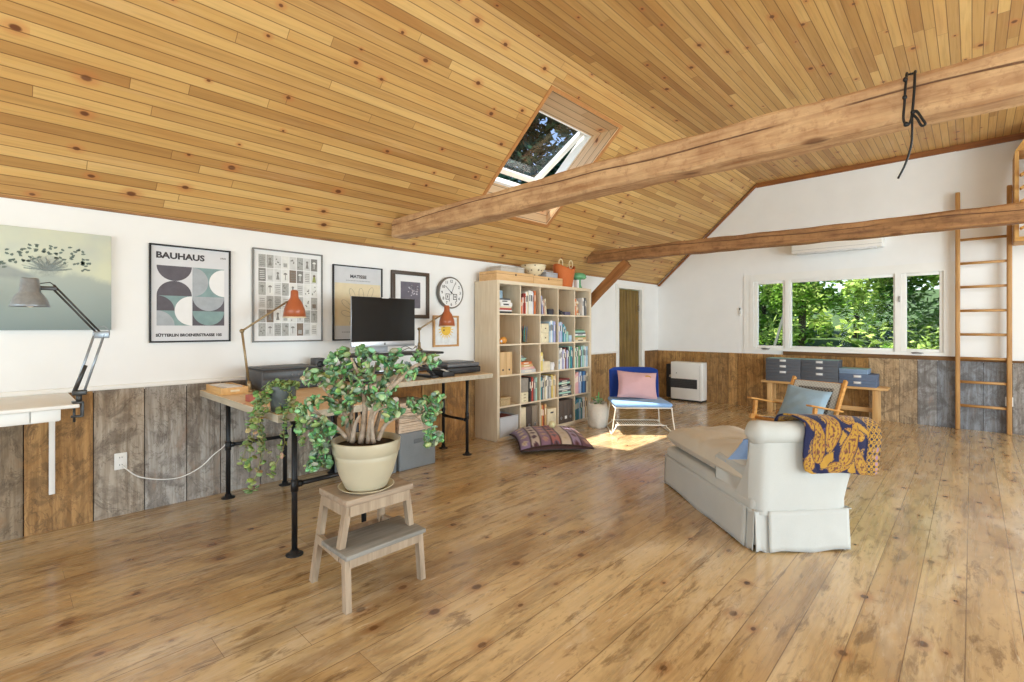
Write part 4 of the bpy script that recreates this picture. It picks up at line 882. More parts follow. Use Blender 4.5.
def vbook(r, k, y, t_, h, d, c, n, lean=0.0):
    b = MB(); h = min(h, chh-.02)
    b.box(-d, 0, 0, t_, 0, h, 0) if t_ < .01 else (b.box(-.003, 0, 0, t_, 0, h, 0), b.box(-d, -.003, 0, .003, 0, h, 0), b.box(-d, -.003, t_-.003, t_, 0, h, 0), b.box(-d+.004, -.003, .003, t_-.003, .004, h-.004, 1))
    if t_ > .016: b.box(0, .0006, t_*.25, t_*.75, h*.55, h*.82, 1 if c not in ('white', 'cream', 'pale blue', 'light grey', 'mint') else 2)
    o = b.build('book', [cmat(c), M_pages, M_dgrey], None, wpos(r, k, -.033-(n % 3)*.006, y, 0))
    if lean: o.rotation_euler = (lean, 0, 0)
    sz = 'tall' if h > .26 else ('short' if h < .18 else 'upright')
    tag(o, f"{sz} {c} book, {ORD[n]} from left in bookcase {ROW[r]} row, {ORD[k]} compartment", 'book', f'books in bookcase {ROW[r]} row')
def vrow(r, k, y, items, n0=0, lean=0.0, d=.22):
    for i, (t_, h, c) in enumerate(items):
        vbook(r, k, y, t_, h, d, c, n0+i, lean); y += t_+.0015+(abs(lean)*.02)
    return y
def hstack(r, k, y, items, L=.2, z=0.0):
    for i, (t_, w_, c) in enumerate(items):
        b = MB(); d = .22; b.box(-d, 0, 0, w_, 0, .003, 0); b.box(-d, 0, 0, w_, t_-.003, t_, 0); b.box(-.003, 0, 0, w_, .003, t_-.003, 0); b.box(-d+.004, -.003, .004, w_-.004, .003, t_-.003, 1)
        if t_ > .022: b.box(0, .0006, w_*.25, w_*.7, t_*.3, t_*.7, 1 if c not in ('white', 'cream') else 2)
        o = b.build('book', [cmat(c), M_pages, M_dgrey], None, wpos(r, k, -.034-(i*7 % 4)*.004, y+(i*5 % 3)*.005, z)); z += t_+.0008
        tag(o, f"{c} book lying {ORD[i]} from below in bookcase {ROW[r]} row, {ORD[k]} compartment", 'book', f'books in bookcase {ROW[r]} row')
    return z
def item(name, label, cat, r, k, x, y, z=0.0, rz=0.0): return thing(name, label, cat, wpos(r, k, x, y, z), rz)
def simple(name, label, cat, r, k, x0, x1, y0, y1, h, m, z=0.0, rad=.004):
    b = MB(); b.rbox(x0, x1, y0, y1, 0, h, rad); return tag(b.build(name, m, None, wpos(r, k, 0, 0, z)), label, cat)
# top row
z_ = hstack(0, 0, .008, [(.022, .2, 'black'), (.016, .21, 'white'), (.022, .2, 'red'), (.018, .2, 'cream'), (.045, .2, 'white'), (.03, .19, 'white'), (.016, .18, 'dark grey')])
simple('storage_box', 'pale blue box upright at back of bookcase first top compartment', 'box', 0, 0, -.34, -.285, .10, .31, .29, cmat('pale blue'))
vrow(0, 1, .006, [(.022, .17, 'orange'), (.018, .2, 'pink'), (.022, .245, 'maroon'), (.018, .25, 'red'), (.024, .27, 'white'), (.03, .275, 'cream'), (.034, .29, 'white'), (.044, .285, 'white'), (.018, .27, 'pale blue'), (.026, .29, 'orange')])
vrow(0, 2, .036, [(.02, .235, 'lavender'), (.02, .21, 'brown'), (.018, .18, 'pink'), (.022, .2, 'cream')], 0, .10)
T = item('camera_case', 'small dark case on bookcase top row, third compartment', 'case', 0, 2, -.12, .255); b = MB(); b.rbox(-.06, .06, -.055, .055, 0, .075, .008); b.build('body', mat('case_dark', (62, 64, 74), .6), T); b = MB(); b.rbox(-.058, .062, -.057, .057, .05, .056, .001); b.build('lid_seam', M_blackp, T)
T = item('film_camera', 'small black camera on bookcase top row, fourth compartment', 'camera', 0, 3, -.10, .085); b = MB(); b.rbox(-.03, .03, -.055, .055, 0, .06, .006); b.rbox(-.02, .02, -.02, .02, .06, .075, .004); b.build('body', M_blackp, T); b = MB(); b.lathe([(.022, 0), (.02, .03), (.016, .03), (.0001, .026)], 16, 0, TR(.03, 0, .03) @ Matrix.Rotation(pi/2, 4, 'Y')); b.build('lens', M_dgrey, T)
simple('tin_box', 'low purple grey box on bookcase top row, fourth compartment', 'box', 0, 3, -.16, -.05, .17, .29, .045, mat('purple_box', (98, 96, 120), .5)); simple('card_box', 'small tan card box on bookcase top row, fourth compartment', 'box', 0, 3, -.26, -.17, .02, .11, .085, cmat('tan'))
vrow(0, 4, .006, [(.03, .23, 'orange')]); T = item('animal_figurine', 'cream and orange patched animal figurine on bookcase top row, fifth compartment', 'figurine', 0, 4, -.11, .115)
b = MB(); b.ball((0, 0, .076), .045, .05, .075, 14, 10); b.ball((.01, 0, .175), .036, .038, .036); 
for s in (-1, 1): b.lathe([(.013, 0), (.0001, .03)], 8, 0, TR(.005, .022*s, .2)); b.ball((.04, .022*s, .02), .02, .016, .02)
t = NT('patched_glaze'); vv = t.n('ShaderNodeTexVoronoi', {'Vector': t.obj(), 'Scale': 22.0}); b.build('body', t.bsdf(t.ramp(t.n('ShaderNodeSeparateColor', {0: vv.outputs['Color']}).outputs[0], [(.55, srgb(236, 226, 200)), (.6, srgb(214, 130, 60)), (.85, srgb(206, 160, 80))], 'CONSTANT'), .35), T)
vrow(0, 4, .185, [(.03, .25, 'white'), (.02, .245, 'light grey'), (.022, .25, 'dark grey'), (.022, .22, 'grey')], 1)
# second row
T = item('toy_animal', 'small orange and white toy on bookcase second row, first compartment', 'toy', 1, 0, -.08, .085); b = MB(); b.ball((0, .03, .045), .035, .045, .042); b.ball((.005, -.03, .035), .03, .03, .033); b.build('body', mat('toy_orange', (222, 150, 62), .5), T); b = MB(); b.ball((.028, -.035, .035), .014, .016, .016); b.build('face', M_paper, T)
T = item('glass_jar', 'glass jar full of pens on bookcase second row, second compartment', 'jar', 1, 1, -.10, .125); b = MB(); b.lathe([(.065, 0), (.068, .01), (.068, .12), (.063, .12), (.063, .012), (.0001, .012)], 24); b.build('glass', glass(), T)
for k in range(14):
    a = rn.uniform(0, 6.28); q = rn.uniform(.01, .045); h_ = rn.uniform(.17, .23); b = MB(); p0 = Vector((math.cos(a)*q*.8, math.sin(a)*q*.8, .014)); p1 = Vector((math.cos(a)*(q+.01), math.sin(a)*(q+.01), h_)); b.tube([p0, p0.lerp(p1, .88), p1], [.005, .005, .0015], 6)
    c_ = ['black', 'navy', 'red', 'yellow', 'black', 'teal', 'orange', 'white', 'dark grey', 'blue', 'black', 'green', 'maroon', 'tan'][k]
    tag(b.build('pen', cmat(c_), None, wpos(1, 1, -.10, .125, 0)), 'slim pen standing among others in the glass jar on the bookcase', 'pen', 'pens in the glass jar')
T = item('drawer_box', 'small cream two drawer box on bookcase second row, third compartment', 'box', 1, 2, -.13, .085); b = MB(); b.rbox(-.1, .1, -.08, .08, 0, .245, .004); b.build('body', cmat('cream'), T)
for z0 in (.01, .13):
    b = MB(); b.rbox(.098, .106, -.074, .074, z0, z0+.108, .003); dr = b.build('drawer', mat('drawer_face', (232, 220, 186), .6), T); b = MB(); b.ball((.112, 0, z0+.054), .009); b.build('knob', M_brass, dr)
vrow(1, 2, .178, [(.03, .27, 'pale blue'), (.032, .285, 'white'), (.03, .28, 'pale blue'), (.03, .275, 'lavender'), (.016, .24, 'navy')])
vrow(1, 3, .006, [(.03, .26, 'lavender'), (.032, .27, 'pale blue'), (.03, .262, 'lavender'), (.026, .24, 'teal'), (.03, .21, 'pale blue'), (.026, .195, 'teal')]); simple('paper_box', 'pale green box on bookcase second row, fourth compartment', 'box', 1, 3, -.2, -.06, .195, .255, .14, cmat('mint')); simple('card_index', 'low pale blue box on bookcase second row, fourth compartment', 'box', 1, 3, -.2, -.05, .262, .32, .09, cmat('pale blue'))
hstack(1, 4, .01, [(.025, .26, 'cream'), (.03, .27, 'tan'), (.022, .25, 'green'), (.024, .26, 'white'), (.018, .24, 'dark grey'), (.022, .25, 'mint'), (.018, .22, 'green')])
# third row
for i, lb in enumerate(('left wooden magazine file with a round hole, bookcase third row first compartment', 'right wooden magazine file with a round hole, bookcase third row first compartment')):
    T = item('magazine_file', lb, 'file', 2, 0, -.035, .012+i*.105); b = MB(); b.box(-.25, 0, 0, .1, 0, .008); b.box(-.008, 0, 0, .1, .008, .27); b.prism([(-.25, .008), (-.008, .008), (-.008, .27), (-.16, .27), (-.25, .12)], 0, .006); b.prism([(-.25, .008), (-.008, .008), (-.008, .27), (-.16, .27), (-.25, .12)], .094, .1); b.build('body', wood('file_wood', (218, 184, 136), (196, 158, 108), 'z', .6), T)
    b = MB(); b.lathe([(.012, 0), (.012, .001)], 16, 0, TR(0.0002, .05, .06) @ Matrix.Rotation(pi/2, 4, 'Y')); b.build('hole', M_ink, T)
z_ = hstack(2, 1, .008, [(.04, .27, 'light grey'), (.028, .25, 'pink'), (.034, .22, 'tan'), (.03, .2, 'orange')])
T = item('ceramic_dish', 'small teal dish on top of the books, bookcase third row', 'dish', 2, 1, -.14, .11, z_); b = MB(); b.lathe([(.03, 0), (.05, .012), (.08, .045), (.076, .045), (.046, .016), (.0001, .012)], 24); b.build('bowl', cmat('mint'), T); b = MB(); b.ball((0, 0, .052), .04, .04, .03); b.build('wool', cmat('grey'), T)
vrow(2, 2, .006, [(.04, .24, 'yellow'), (.014, .22, 'cream')]); T = item('craft_box', 'white box stuffed with pale tissue on bookcase third row, third compartment', 'box', 2, 2, -.12, .135); b = MB(); b.rbox(-.08, .08, -.07, .07, 0, .12, .004); b.build('body', cmat('cream'), T)
b = MB()
for k in range(7): b.ball((rn.uniform(-.05, .05), rn.uniform(-.045, .045), .125+rn.uniform(0, .03)), .03, .026, .028, 8, 6)
b.build('tissue', cmat('pale blue'), T)
T = item('mug', 'small white mug on bookcase third row, third compartment', 'mug', 2, 2, -.07, .262); b = MB(); b.lathe([(.036, 0), (.04, .01), (.04, .1), (.036, .1), (.035, .012), (.0001, .012)], 20); b.build('cup', M_paper, T); b = MB(); b.tube(smooth_path([(0, .038, .08), (0, .062, .075), (0, .066, .045), (0, .038, .025)]), .005, 6); b.build('handle', M_paper, T)
vrow(2, 3, .006, [(.022, .13, 'pale blue'), (.03, .26, 'white'), (.034, .285, 'white'), (.028, .25, 'lavender'), (.026, .265, 'white'), (.03, .28, 'maroon'), (.028, .25, 'lavender'), (.028, .29, 'dark grey'), (.03, .3, 'mint'), (.026, .3, 'teal'), (.022, .28, 'navy')])
vrow(2, 4, .006, [(.03, .27, 'mint'), (.028, .28, 'dark grey'), (.026, .285, 'white'), (.028, .3, 'green'), (.03, .3, 'dark grey'), (.03, .29, 'pale blue'), (.03, .3, 'mint'), (.03, .3, 'light grey'), (.026, .285, 'white'), (.03, .29, 'pale blue')])
# fourth row
T = item('lidded_basket', 'small woven tan box on bookcase fourth row, first compartment', 'box', 3, 0, -.09, .10); b = MB(); b.rbox(-.06, .06, -.085, .085, 0, .075, .006); b.build('body', mat('rattan', (186, 160, 118), .8, .3, 160, bump=.5), T); b = MB(); b.rbox(-.062, .062, -.087, .087, .076, .10, .006); b.build('lid', mat('rattan', (186, 160, 118), .8, .3, 160), T)
T = item('drawer_box', 'small cream three drawer box on bookcase fourth row, second compartment', 'box', 3, 1, -.12, .075); b = MB(); b.rbox(-.08, .08, -.07, .07, 0, .125, .004); b.build('body', cmat('cream'), T)
for z0 in (.006, .045, .084):
    b = MB(); b.rbox(.078, .085, -.064, .064, z0, z0+.034, .002); dr = b.build('drawer', mat('drawer_face', (232, 220, 186), .6), T); b = MB(); b.rbox(.085, .089, -.02, .02, z0+.012, z0+.02, .001); b.build('pull', M_brass, dr)
simple('storage_box', 'grey box resting on the three drawer box, bookcase fourth row', 'box', 3, 1, -.2, -.04, .008, .148, .17, mat('taupe_box', (146, 138, 128), .7), .127)
vrow(3, 1, .158, [(.03, .3, 'black'), (.02, .24, 'maroon'), (.032, .3, 'red'), (.03, .28, 'grey'), (.034, .29, 'mint')])
vrow(3, 2, .006, [(.02, .29, 'teal'), (.03, .3, 'dark grey'), (.028, .27, 'light grey'), (.03, .29, 'cream'), (.026, .3, 'white'), (.03, .295, 'grey'), (.028, .28, 'light grey'), (.022, .29, 'brown'), (.03, .3, 'yellow'), (.026, .285, 'cream'), (.03, .3, 'tan')])
hstack(3, 3, .02, [(.03, .27, 'dark grey'), (.022, .26, 'mint'), (.028, .26, 'dark grey'), (.02, .25, 'light grey'), (.026, .26, 'grey'), (.03, .25, 'black'), (.024, .25, 'mint'), (.026, .24, 'dark grey'), (.018, .22, 'maroon')])
vrow(3, 4, .006, [(.028, .27, 'pink'), (.03, .29, 'pink'), (.032, .3, 'pink'), (.028, .28, 'lavender'), (.03, .3, 'pale blue'), (.034, .295, 'navy'), (.04, .3, 'blue'), (.036, .3, 'navy'), (.02, .27, 'white'), (.02, .28, 'cream')])
# bottom row
T = item('storage_bin', 'light grey bin on bookcase bottom row, first compartment, holding books', 'bin', 4, 0, -.035, .17); b = MB(); b.box(-.3, 0, -.155, .155, 0, .006); b.box(-.006, 0, -.155, .155, .006, .235); b.box(-.3, -.294, -.155, .155, .006, .235); b.box(-.294, -.006, -.155, -.149, .006, .235); b.box(-.294, -.006, .149, .155, .006, .235); b.build('body', fabric('bin_felt', (204, 204, 206), 200), T); b = MB(); b.rbox(.0, .004, -.155, .155, .222, .237, .002); b.build('rim', fabric('bin_rim', (188, 188, 190), 200), T)
for i, c in enumerate(('tan', 'cream', 'pink', 'maroon')):
    b = MB(); b.box(-.2, 0, 0, .2, 0, .003); b.box(-.2, 0, 0, .2, .052, .055); b.box(-.003, 0, 0, .2, .003, .052); b.box(-.196, -.003, .004, .196, .003, .052, 1)
    tag(b.build('book', [cmat(c), M_pages], None, wpos(4, 0, -.06, .05+(i % 2)*.012, .0068+i*.056)), f'{c} book lying {ORD[i]} from below inside the light grey bin', 'book', 'books in the grey bin')
def ring_file(label, k, y, w_, m, ring=True):
    T = item('box_file', label, 'file', 4, k, -.03, y); b = MB(); b.rbox(-.27, 0, 0, w_, 0, .305, .004); b.build('body', m, T)
    if ring: b = MB(); b.lathe([(.017, 0), (.021, .003), (.017, .006), (.012, .003), (.017, 0)], 20, 0, TR(.0, w_/2, .075) @ Matrix.Rotation(pi/2, 4, 'Y')); b.build('finger_ring', M_alu, T)
    return T
M_dbr = mat('dark_brown_card', (88, 76, 68), .7, .1, 30); M_pat = NT('grey_pattern'); M_pat = M_pat.bsdf(M_pat.ramp(M_pat.n('ShaderNodeTexChecker', {'Vector': M_pat.obj(), 'Scale': 55.0}).outputs[1], [(0, srgb(132, 118, 102)), (1, srgb(150, 138, 122))]), .8)
ring_file('plain cream box file, bookcase bottom row, second compartment', 1, .006, .085, cmat('cream'), False); ring_file('dark brown box file with a metal ring, bookcase bottom row, second compartment', 1, .1, .095, M_dbr); ring_file('patterned grey brown box file, bookcase bottom row, second compartment', 1, .205, .105, M_pat)
vrow(4, 2, .006, [(.03, .3, 'tan'), (.026, .29, 'orange'), (.02, .28, 'maroon'), (.034, .3, 'tan')])
T = item('storage_bin', 'cream bin with a round grip hole, bookcase bottom row, third compartment', 'bin', 4, 2, -.035, .235); b = MB(); b.rbox(-.28, 0, -.09, .095, 0, .225, .005); b.build('body', cmat('cream'), T); b = MB(); b.rbox(-.0005, .002, -.03, .03, .165, .185, .001); b.build('grip_hole', M_ink, T)
ring_file('left dark brown box file with a metal ring, bookcase bottom row, fourth compartment', 3, .006, .105, M_dbr); T = ring_file('middle dark brown box file with a white label, bookcase bottom row, fourth compartment', 3, .1125, .095, M_dbr, False); b = MB(); b.box(0, .001, .025, .07, .055, .095); b.build('label_holder', M_paper, T); ring_file('right dark brown box file with a metal ring, bookcase bottom row, fourth compartment', 3, .209, .105, M_dbr)
vrow(4, 4, .006, [(.03, .27, 'teal'), (.036, .28, 'blue'), (.034, .29, 'teal'), (.03, .28, 'pale blue'), (.036, .29, 'teal'), (.03, .3, 'light grey'), (.026, .3, 'white'), (.03, .29, 'tan'), (.034, .295, 'cream')])
# on top of the bookcase
TZ = BH+.0005
def topbox(label, y0, y1, x0, x1, h, m, z=TZ, name='wooden_box', stud=False):
    T = thing(name, label, 'box', ((x0+x1)/2, (y0+y1)/2, z)); b = MB(); w_, d_ = (x1-x0)/2, (y1-y0)/2; b.rbox(-w_, w_, -d_, d_, 0, h, .004); b.build('body', m, T)
    b = MB(); b.rbox(-w_+.003, w_+.0015, -d_-.0012, d_+.0012, h*.70, h*.73, .0004); b.build('lid_seam', mat('seam_brown', (150, 106, 62), .7), T)
    if stud: b = MB(); b.rbox(w_, w_+.006, -.008, .008, h*.62, h*.82, .002); b.build('clasp', M_black, T)
M_lb = wood('pale_box_wood', (228, 188, 136), (208, 162, 106), 'y', .55)
topbox('pale wooden flat box, left of two on top of the bookcase', 3.95, 4.60, -4.30, -4.0, .115, M_lb, stud=True); topbox('pale wooden flat box, right of two on top of the bookcase', 4.603, 5.20, -4.30, -4.0, .105, M_lb, stud=True)
M_gb = mat('grey_card', (192, 188, 180), .7, .06)
topbox('long grey box on the left wooden box atop the bookcase', 4.10, 4.40, -4.28, -4.08, .075, M_gb, TZ+.1155, 'card_box'); topbox('short grey box beside the dotted bowl atop the bookcase', 4.403, 4.52, -4.27, -4.08, .08, M_gb, TZ+.1155, 'card_box'); topbox('bluish grey box right of the dotted bowl atop the bookcase', 4.93, 5.17, -4.25, -4.06, .075, mat('bluegrey_card', (172, 176, 184), .7), TZ+.1055, 'card_box')
T = thing('dotted_bowl', 'cream bowl with dark dots on top of the bookcase boxes', 'bowl', (-4.14, 4.76, TZ+.1055)); b = MB(); b.lathe([(.06, 0), (.065, .012), (.095, .03), (.15, .095), (.168, .15), (.16, .15), (.14, .1), (.09, .045), (.0001, .03)], 36)
t = NT('dotted_glaze'); vv = t.n('ShaderNodeTexVoronoi', {'Vector': t.obj(), 'Scale': 16.0, 'Randomness': .35}); b.build('bowl', t.bsdf(t.mix(t.sm(vv.outputs['Distance'], .22, .18), srgb(232, 218, 184), srgb(88, 66, 52)), .4), T)
T = thing('bucket_bag', 'orange bucket bag with two rope loop handles on top of the bookcase', 'bag', (-4.14, 5.415, TZ)); b = MB(); NP = 32; vs = []; fs = []
for i in range(9):
    for j in range(NP):
        a = 2*pi*j/NP; zf = i/8; r = .118+.05*zf; z = .27*zf+(.055*abs(math.sin(a))**2.2-.02*(1-abs(math.sin(a))) if i == 8 else 0)
        vs.append((r*.8*math.cos(a), r*math.sin(a)*1.1, z))
for i in range(8):
    for j in range(NP): fs.append((i*NP+j, i*NP+(j+1) % NP, (i+1)*NP+(j+1) % NP, (i+1)*NP+j))
fs.append(tuple(reversed(range(NP)))); b.add(vs, fs, 0, True); b.build('body', fabric('orange_leather', (206, 112, 58), 60, .08, .6), T, solid=.006)
for s in (-1, 1): b = MB(); b.tube([(math.cos(a)*.0+.03, s*.115+math.cos(a)*.042, .335+math.sin(a)*.055) for a in [2*pi*i/20 for i in range(21)]], .008, 8); b.build('handle', mat('rope_cream', (226, 206, 164), .8), T)
T = thing('mushroom_lamp', 'green glazed mushroom shaped lamp on top of the bookcase', 'lamp', (-4.12, 5.715, TZ)); b = MB(); b.lathe([(.065, 0), (.066, .01), (.045, .05), (.042, .12), (.05, .15)], 28); b.build('stem', mat('green_glaze', (104, 170, 124), .2, .08), T); b = MB(); b.lathe([(.05, .14), (.10, .14), (.122, .16), (.118, .195), (.085, .225), (.03, .236), (.0001, .237)], 32); b.build('cap', mat('green_glaze', (104, 170, 124), .2, .08), T)
b = MB(); b.rbox(-.03, .03, -.02, .02, 0, .12, .003); tag(b.build('small_carton', M_paper, None, (-4.06, 5.60, TZ)), 'small white carton between the orange bag and green lamp', 'carton')
T = thing('wooden_stick', 'wooden stick leaning against the wall right of the bookcase', 'stick', (-4.22, 5.99, 0)); b = MB(); b.bar((.06, -.03, 0), (-.02, .03, 1.24), .045, .028); b.build('shaft', wood('stick_wood', (168, 126, 78), (124, 84, 48), 'z', .7), T); b = MB(); b.rbox(-.03, .05, -.012, .012, 1.04, 1.06, .004); b.build('peg', M_chrome, T)
# ------------------------------------------------------------------ seating and the rest of the floor
def pillow(w, h, t_, n=18, seed=0, wr=.006):
    b = MB()
    for s in (1, -1):
        def fn(u, v, s=s):
            a, c = 2*u-1, 2*v-1
            th_ = max(0, (1-a*a)*(1-c*c))**.42
            x = a*w/2*(1-.07*(1-c*c)); z = c*h/2*(1-.07*(1-a*a))
            nn = noise.noise(Vector((a*2.3+seed, c*2.3, s+seed)))*wr*th_*2
            return (x, s*(t_/2*th_+nn), z)
        b.grid(fn, n, n)
    return b
# kilim floor cushion with a ball on it
def kil(u, v):
    s = v*7; k = int(s); f = s-k; q = (u*6+.5*(k % 2)) % 1
    bands = [(156, 134, 168), (212, 198, 186), (150, 118, 140), (190, 122, 116), (216, 200, 182), (170, 150, 178), (120, 90, 100)]
    c = bands[k % 7]; d = abs(f-.5)+abs(q-.5)
    alt = [(222, 206, 184), (104, 76, 90), (196, 150, 140), (120, 106, 126), (216, 202, 180), (130, 92, 104), (190, 142, 126)][k % 7]
    if d < .36: c = alt
    if d < .16: c = (92, 60, 62) if k % 2 else (196, 170, 140)
    if f < .07 or f > .93: c = (74, 52, 54)
    return lin(*c)
T = thing('floor_cushion', 'flat purple and red patterned kilim floor cushion before the bookcase', 'cushion', (-3.44, 4.22, 0), math.radians(-38))
b = MB()
for s in (1, -1):
    def fn(u, v, s=s):
        a, c = 2*u-1, 2*v-1; th_ = max(0, (1-a**4)*(1-c**4))**.5
        return (a*.39*(1-.05*(1-c*c)), c*.39*(1-.05*(1-a*a)), .095+s*.088*th_+(.014*noise.noise(Vector((a*3, c*3, 1)))*th_ if s > 0 else 0)-((.045*(a*a*c*c))))
    b.grid(fn, 46, 46, cf=kil if s > 0 else (lambda u, v: lin(104, 74, 74)))
b.build('cover', tinted('kilim_weave', .95, .1, bump=.5, sheen=.2, var=.25), T)
b = MB(); pts = []
for i in range(41):
    q = i/10; e = int(q) % 4; f_ = q-int(q); a, c = [(-1+2*f_, -1), (1, -1+2*f_), (1-2*f_, 1), (-1, 1-2*f_)][e]; pts.append((a*.39*(1-.05*(1-c*c)), c*.39*(1-.05*(1-a*a)), .095-.045*a*a*c*c))
b.tube(pts, .01, 6); b.build('piping', mat('dark_fringe', (66, 46, 42), .95, .3, 60), T)
T = thing('play_ball', 'small pale yellow ball lying on the kilim floor cushion', 'ball', (-3.46, 4.30, .222)); b = MB(); b.ball((0, 0, 0), .04, n=20, m=12); b.build('ball', mat('pale_yellow', (226, 220, 172), .5), T); b = MB(); b.tube([(math.cos(a)*.0402, 0, math.sin(a)*.0402) for a in [2*pi*i/24 for i in range(25)]], .0012, 4); b.build('seam', M_cream, T)
# paper basket with plant
T = thing('paper_basket', 'crumpled white paper bag planter beside the bookcase', 'basket', (-3.62, 5.47, 0)); b = MB(); NP = 28; vs = []; fs = []
for i in range(10):
    for j in range(NP):
        a = 2*pi*j/NP; z = .33*i/9; r = (.108+.02*math.sin(pi*min(1, .1+z/.42)))*(1+.13*noise.noise(Vector((math.cos(a)*1.6, math.sin(a)*1.6, z*9)))); z += .05*noise.noise(Vector((math.cos(a)*2, math.sin(a)*2, 5))) if i == 9 else 0
        vs.append((r*math.cos(a), r*math.sin(a), max(z, 0)))
for i in range(9):
    for j in range(NP): fs.append((i*NP+j, i*NP+(j+1) % NP, (i+1)*NP+(j+1) % NP, (i+1)*NP+j))
fs.append(tuple(reversed(range(NP)))); b.add(vs, fs, 0, True); b.build('bag', fabric('washed_paper', (214, 208, 198), 40, .12, .9, 1.2), T, solid=.004)
T = thing('potted_sprig', 'leafy sprig with a green stake inside the white paper planter', 'plant', (-3.60, 5.44, .0045)); b = MB(); b.lathe([(.05, 0), (.07, .2), (.068, .25), (.0001, .24)], 20); b.build('pot', M_soil, T); b = MB(); b.tube([(0, 0, .2), (.01, .01, .46)], .007, 6); b.build('stake', mat('green_stake', (96, 168, 92), .5), T); b = MB()
for k in range(40):
    R_ = Euler((rn.uniform(0, 6), rn.uniform(0, 6), rn.uniform(0, 6))).to_matrix().to_4x4(); b.ball((0, 0, 0), .01, .026, .002, 6, 4, 0, TR(rn.gauss(0, .03), rn.gauss(0, .03), rn.uniform(.26, .40)) @ R_, lin(*rn.choice(JG)))
b.build('foliage', tinted('sprig_leaf', .5, .4), T)
# blue easy chair: white wire sled base
BA = math.radians(41.4); T = thing('lounge_chair', 'low blue upholstered chair on a white wire base near the door', 'chair', (-3.12, 5.64, 0), BA)
M_wire = mat('white_wire', (236, 228, 214), .35, .04); M_blue = fabric('blue_velvet', (32, 62, 138), 300, .14, .85); M_bluel = fabric('blue_seat', (128, 166, 212), 300, .1, .85)
b = MB(); b.rbox(-.35, .35, -.33, .26, .345, .40, .026, seg=4); b.build('seat', M_bluel, T)
b = MB(); vs = []; NU, NV = 16, 10
for side in (0, 1):
    def fn(u, v, side=side):
        a = 2*u-1; z = .355+.43*v; y = .25+.12*v-.11*a*a*(.4+.6*v)+(.05 if side else 0)
        xw = .325-.0*v; r = .03
        zz = z if v < .9 else z-.03*max(0, abs(a)-.8)/.2
        return (a*xw, y, zz)
    b.grid(fn, NU, NV)
n_ = (NU+1)*(NV+1); 
edge = [i*(NV+1) for i in range(NU+1)]+[NU*(NV+1)+j for j in range(1, NV+1)]+[i*(NV+1)+NV for i in range(NU-1, -1, -1)]+[j for j in range(NV-1, 0, -1)]
for i in range(len(edge)): p, q = edge[i], edge[(i+1) % len(edge)]; b.f.append([p, q, n_+q, n_+p]); b.m.append(0); b.s.append(True)
b.build('backrest', M_blue, T, bevel=.012)
def wire(pts, r=.0075, nm='base_wire'): b = MB(); b.tube(pts, r, 8); b.build(nm, M_wire, T)
for s in (-1, 1):
    wire(smooth_path([(s*.34, -.31, .338), (s*.36, -.30, .19), (s*.385, -.30, .02), (s*.385, -.26, .009), (s*.37, .0, .009), (s*.36, .26, .009), (s*.35, .285, .03), (s*.335, .27, .18), (s*.32, .25, .338)], 4), nm='leg')
wire([(-.345, -.31, .337), (.345, -.31, .337)]); wire([(-.325, .25, .337), (.325, .25, .337)]); wire([(-.345, -.31, .337), (-.325, .25, .337)]); wire([(.345, -.31, .337), (.325, .25, .337)])
wire(smooth_path([(-.378, -.27, .012), (-.31, -.19, .085), (-.27, -.17, .10), (.27, -.17, .10), (.31, -.19, .085), (.378, -.27, .012)], 3)); wire(smooth_path([(-.36, .25, .012), (-.30, .18, .085), (-.27, .17, .10), (.27, .17, .10), (.30, .18, .085), (.36, .25, .012)], 3))
b = MB()
for k in range(19): x0 = -.27+k*.03; b.tube([(x0, -.17, .10), (x0, .17, .10)], .005, 5)
b.build('wire_shelf', M_wire, T)
M_pink = fabric('pink_linen', (206, 164, 164), 260, .1, .9)
P = thing('throw_pillow', 'dusty pink pillow with a small gold motif on the blue chair', 'pillow', (-3.12, 5.64, 0), BA)
b = pillow(.52, .37, .16, seed=4); o = b.build('cover', M_pink, P, (.01, .10, .57)); o.rotation_euler = (math.radians(-24), math.radians(4), 0)
b = MB(); b.tube([(math.cos(a)*.04+.13, -.052-.012*math.sin(a), .09+math.sin(a)*.022) for a in [pi*i/10+.2 for i in range(11)]], [.004+.006*math.sin(pi*i/10) for i in range(11)], 6); o = b.build('motif', mat('gold_thread', (196, 146, 62), .6), P, (.01, .10, .57)); o.rotation_euler = (math.radians(-24), math.radians(4), 0)
# wall heater
T = thing('gas_heater', 'white freestanding space heater with dark grille strip by the corner', 'heater', (-3.70, 8.512, 0))
b = MB(); b.rbox(-.29, .29, -.11, .11, .03, .70, .014); b.build('casing', M_white, T); b = MB(); b.box(-.288, .20, -.1125, -.105, .235, .40, 0)
for k in range(5): b.box(-.285, .198, -.1145, -.1115, .25+k*.03, .256+k*.03, 1)
b.build('grille', [M_dgrey, M_blackp], T); b = MB(); b.box(.24, .2415, -.1115, -.1095, .04, .65); b.build('front_seam', M_dgrey, T)
b = MB(); b.rbox(-.28, .28, -.09, .10, 0, .03, .004); b.build('plinth', M_blackp, T); b = MB(); b.rbox(-.43, -.30, .0, .12, .03, .645, .008); b.build('side_duct', M_blackp, T); b = MB(); b.tube([(-.30, -.02, .44), (-.335, -.02, .44), (-.345, -.02, .41)], .018, 8); b.build('valve', M_white, T); b = MB(); b.lathe([(.008, 0), (.008, .003)], 10, 0, TR(-.18, -.109, .50) @ M90); b.build('button', M_dgrey, T)
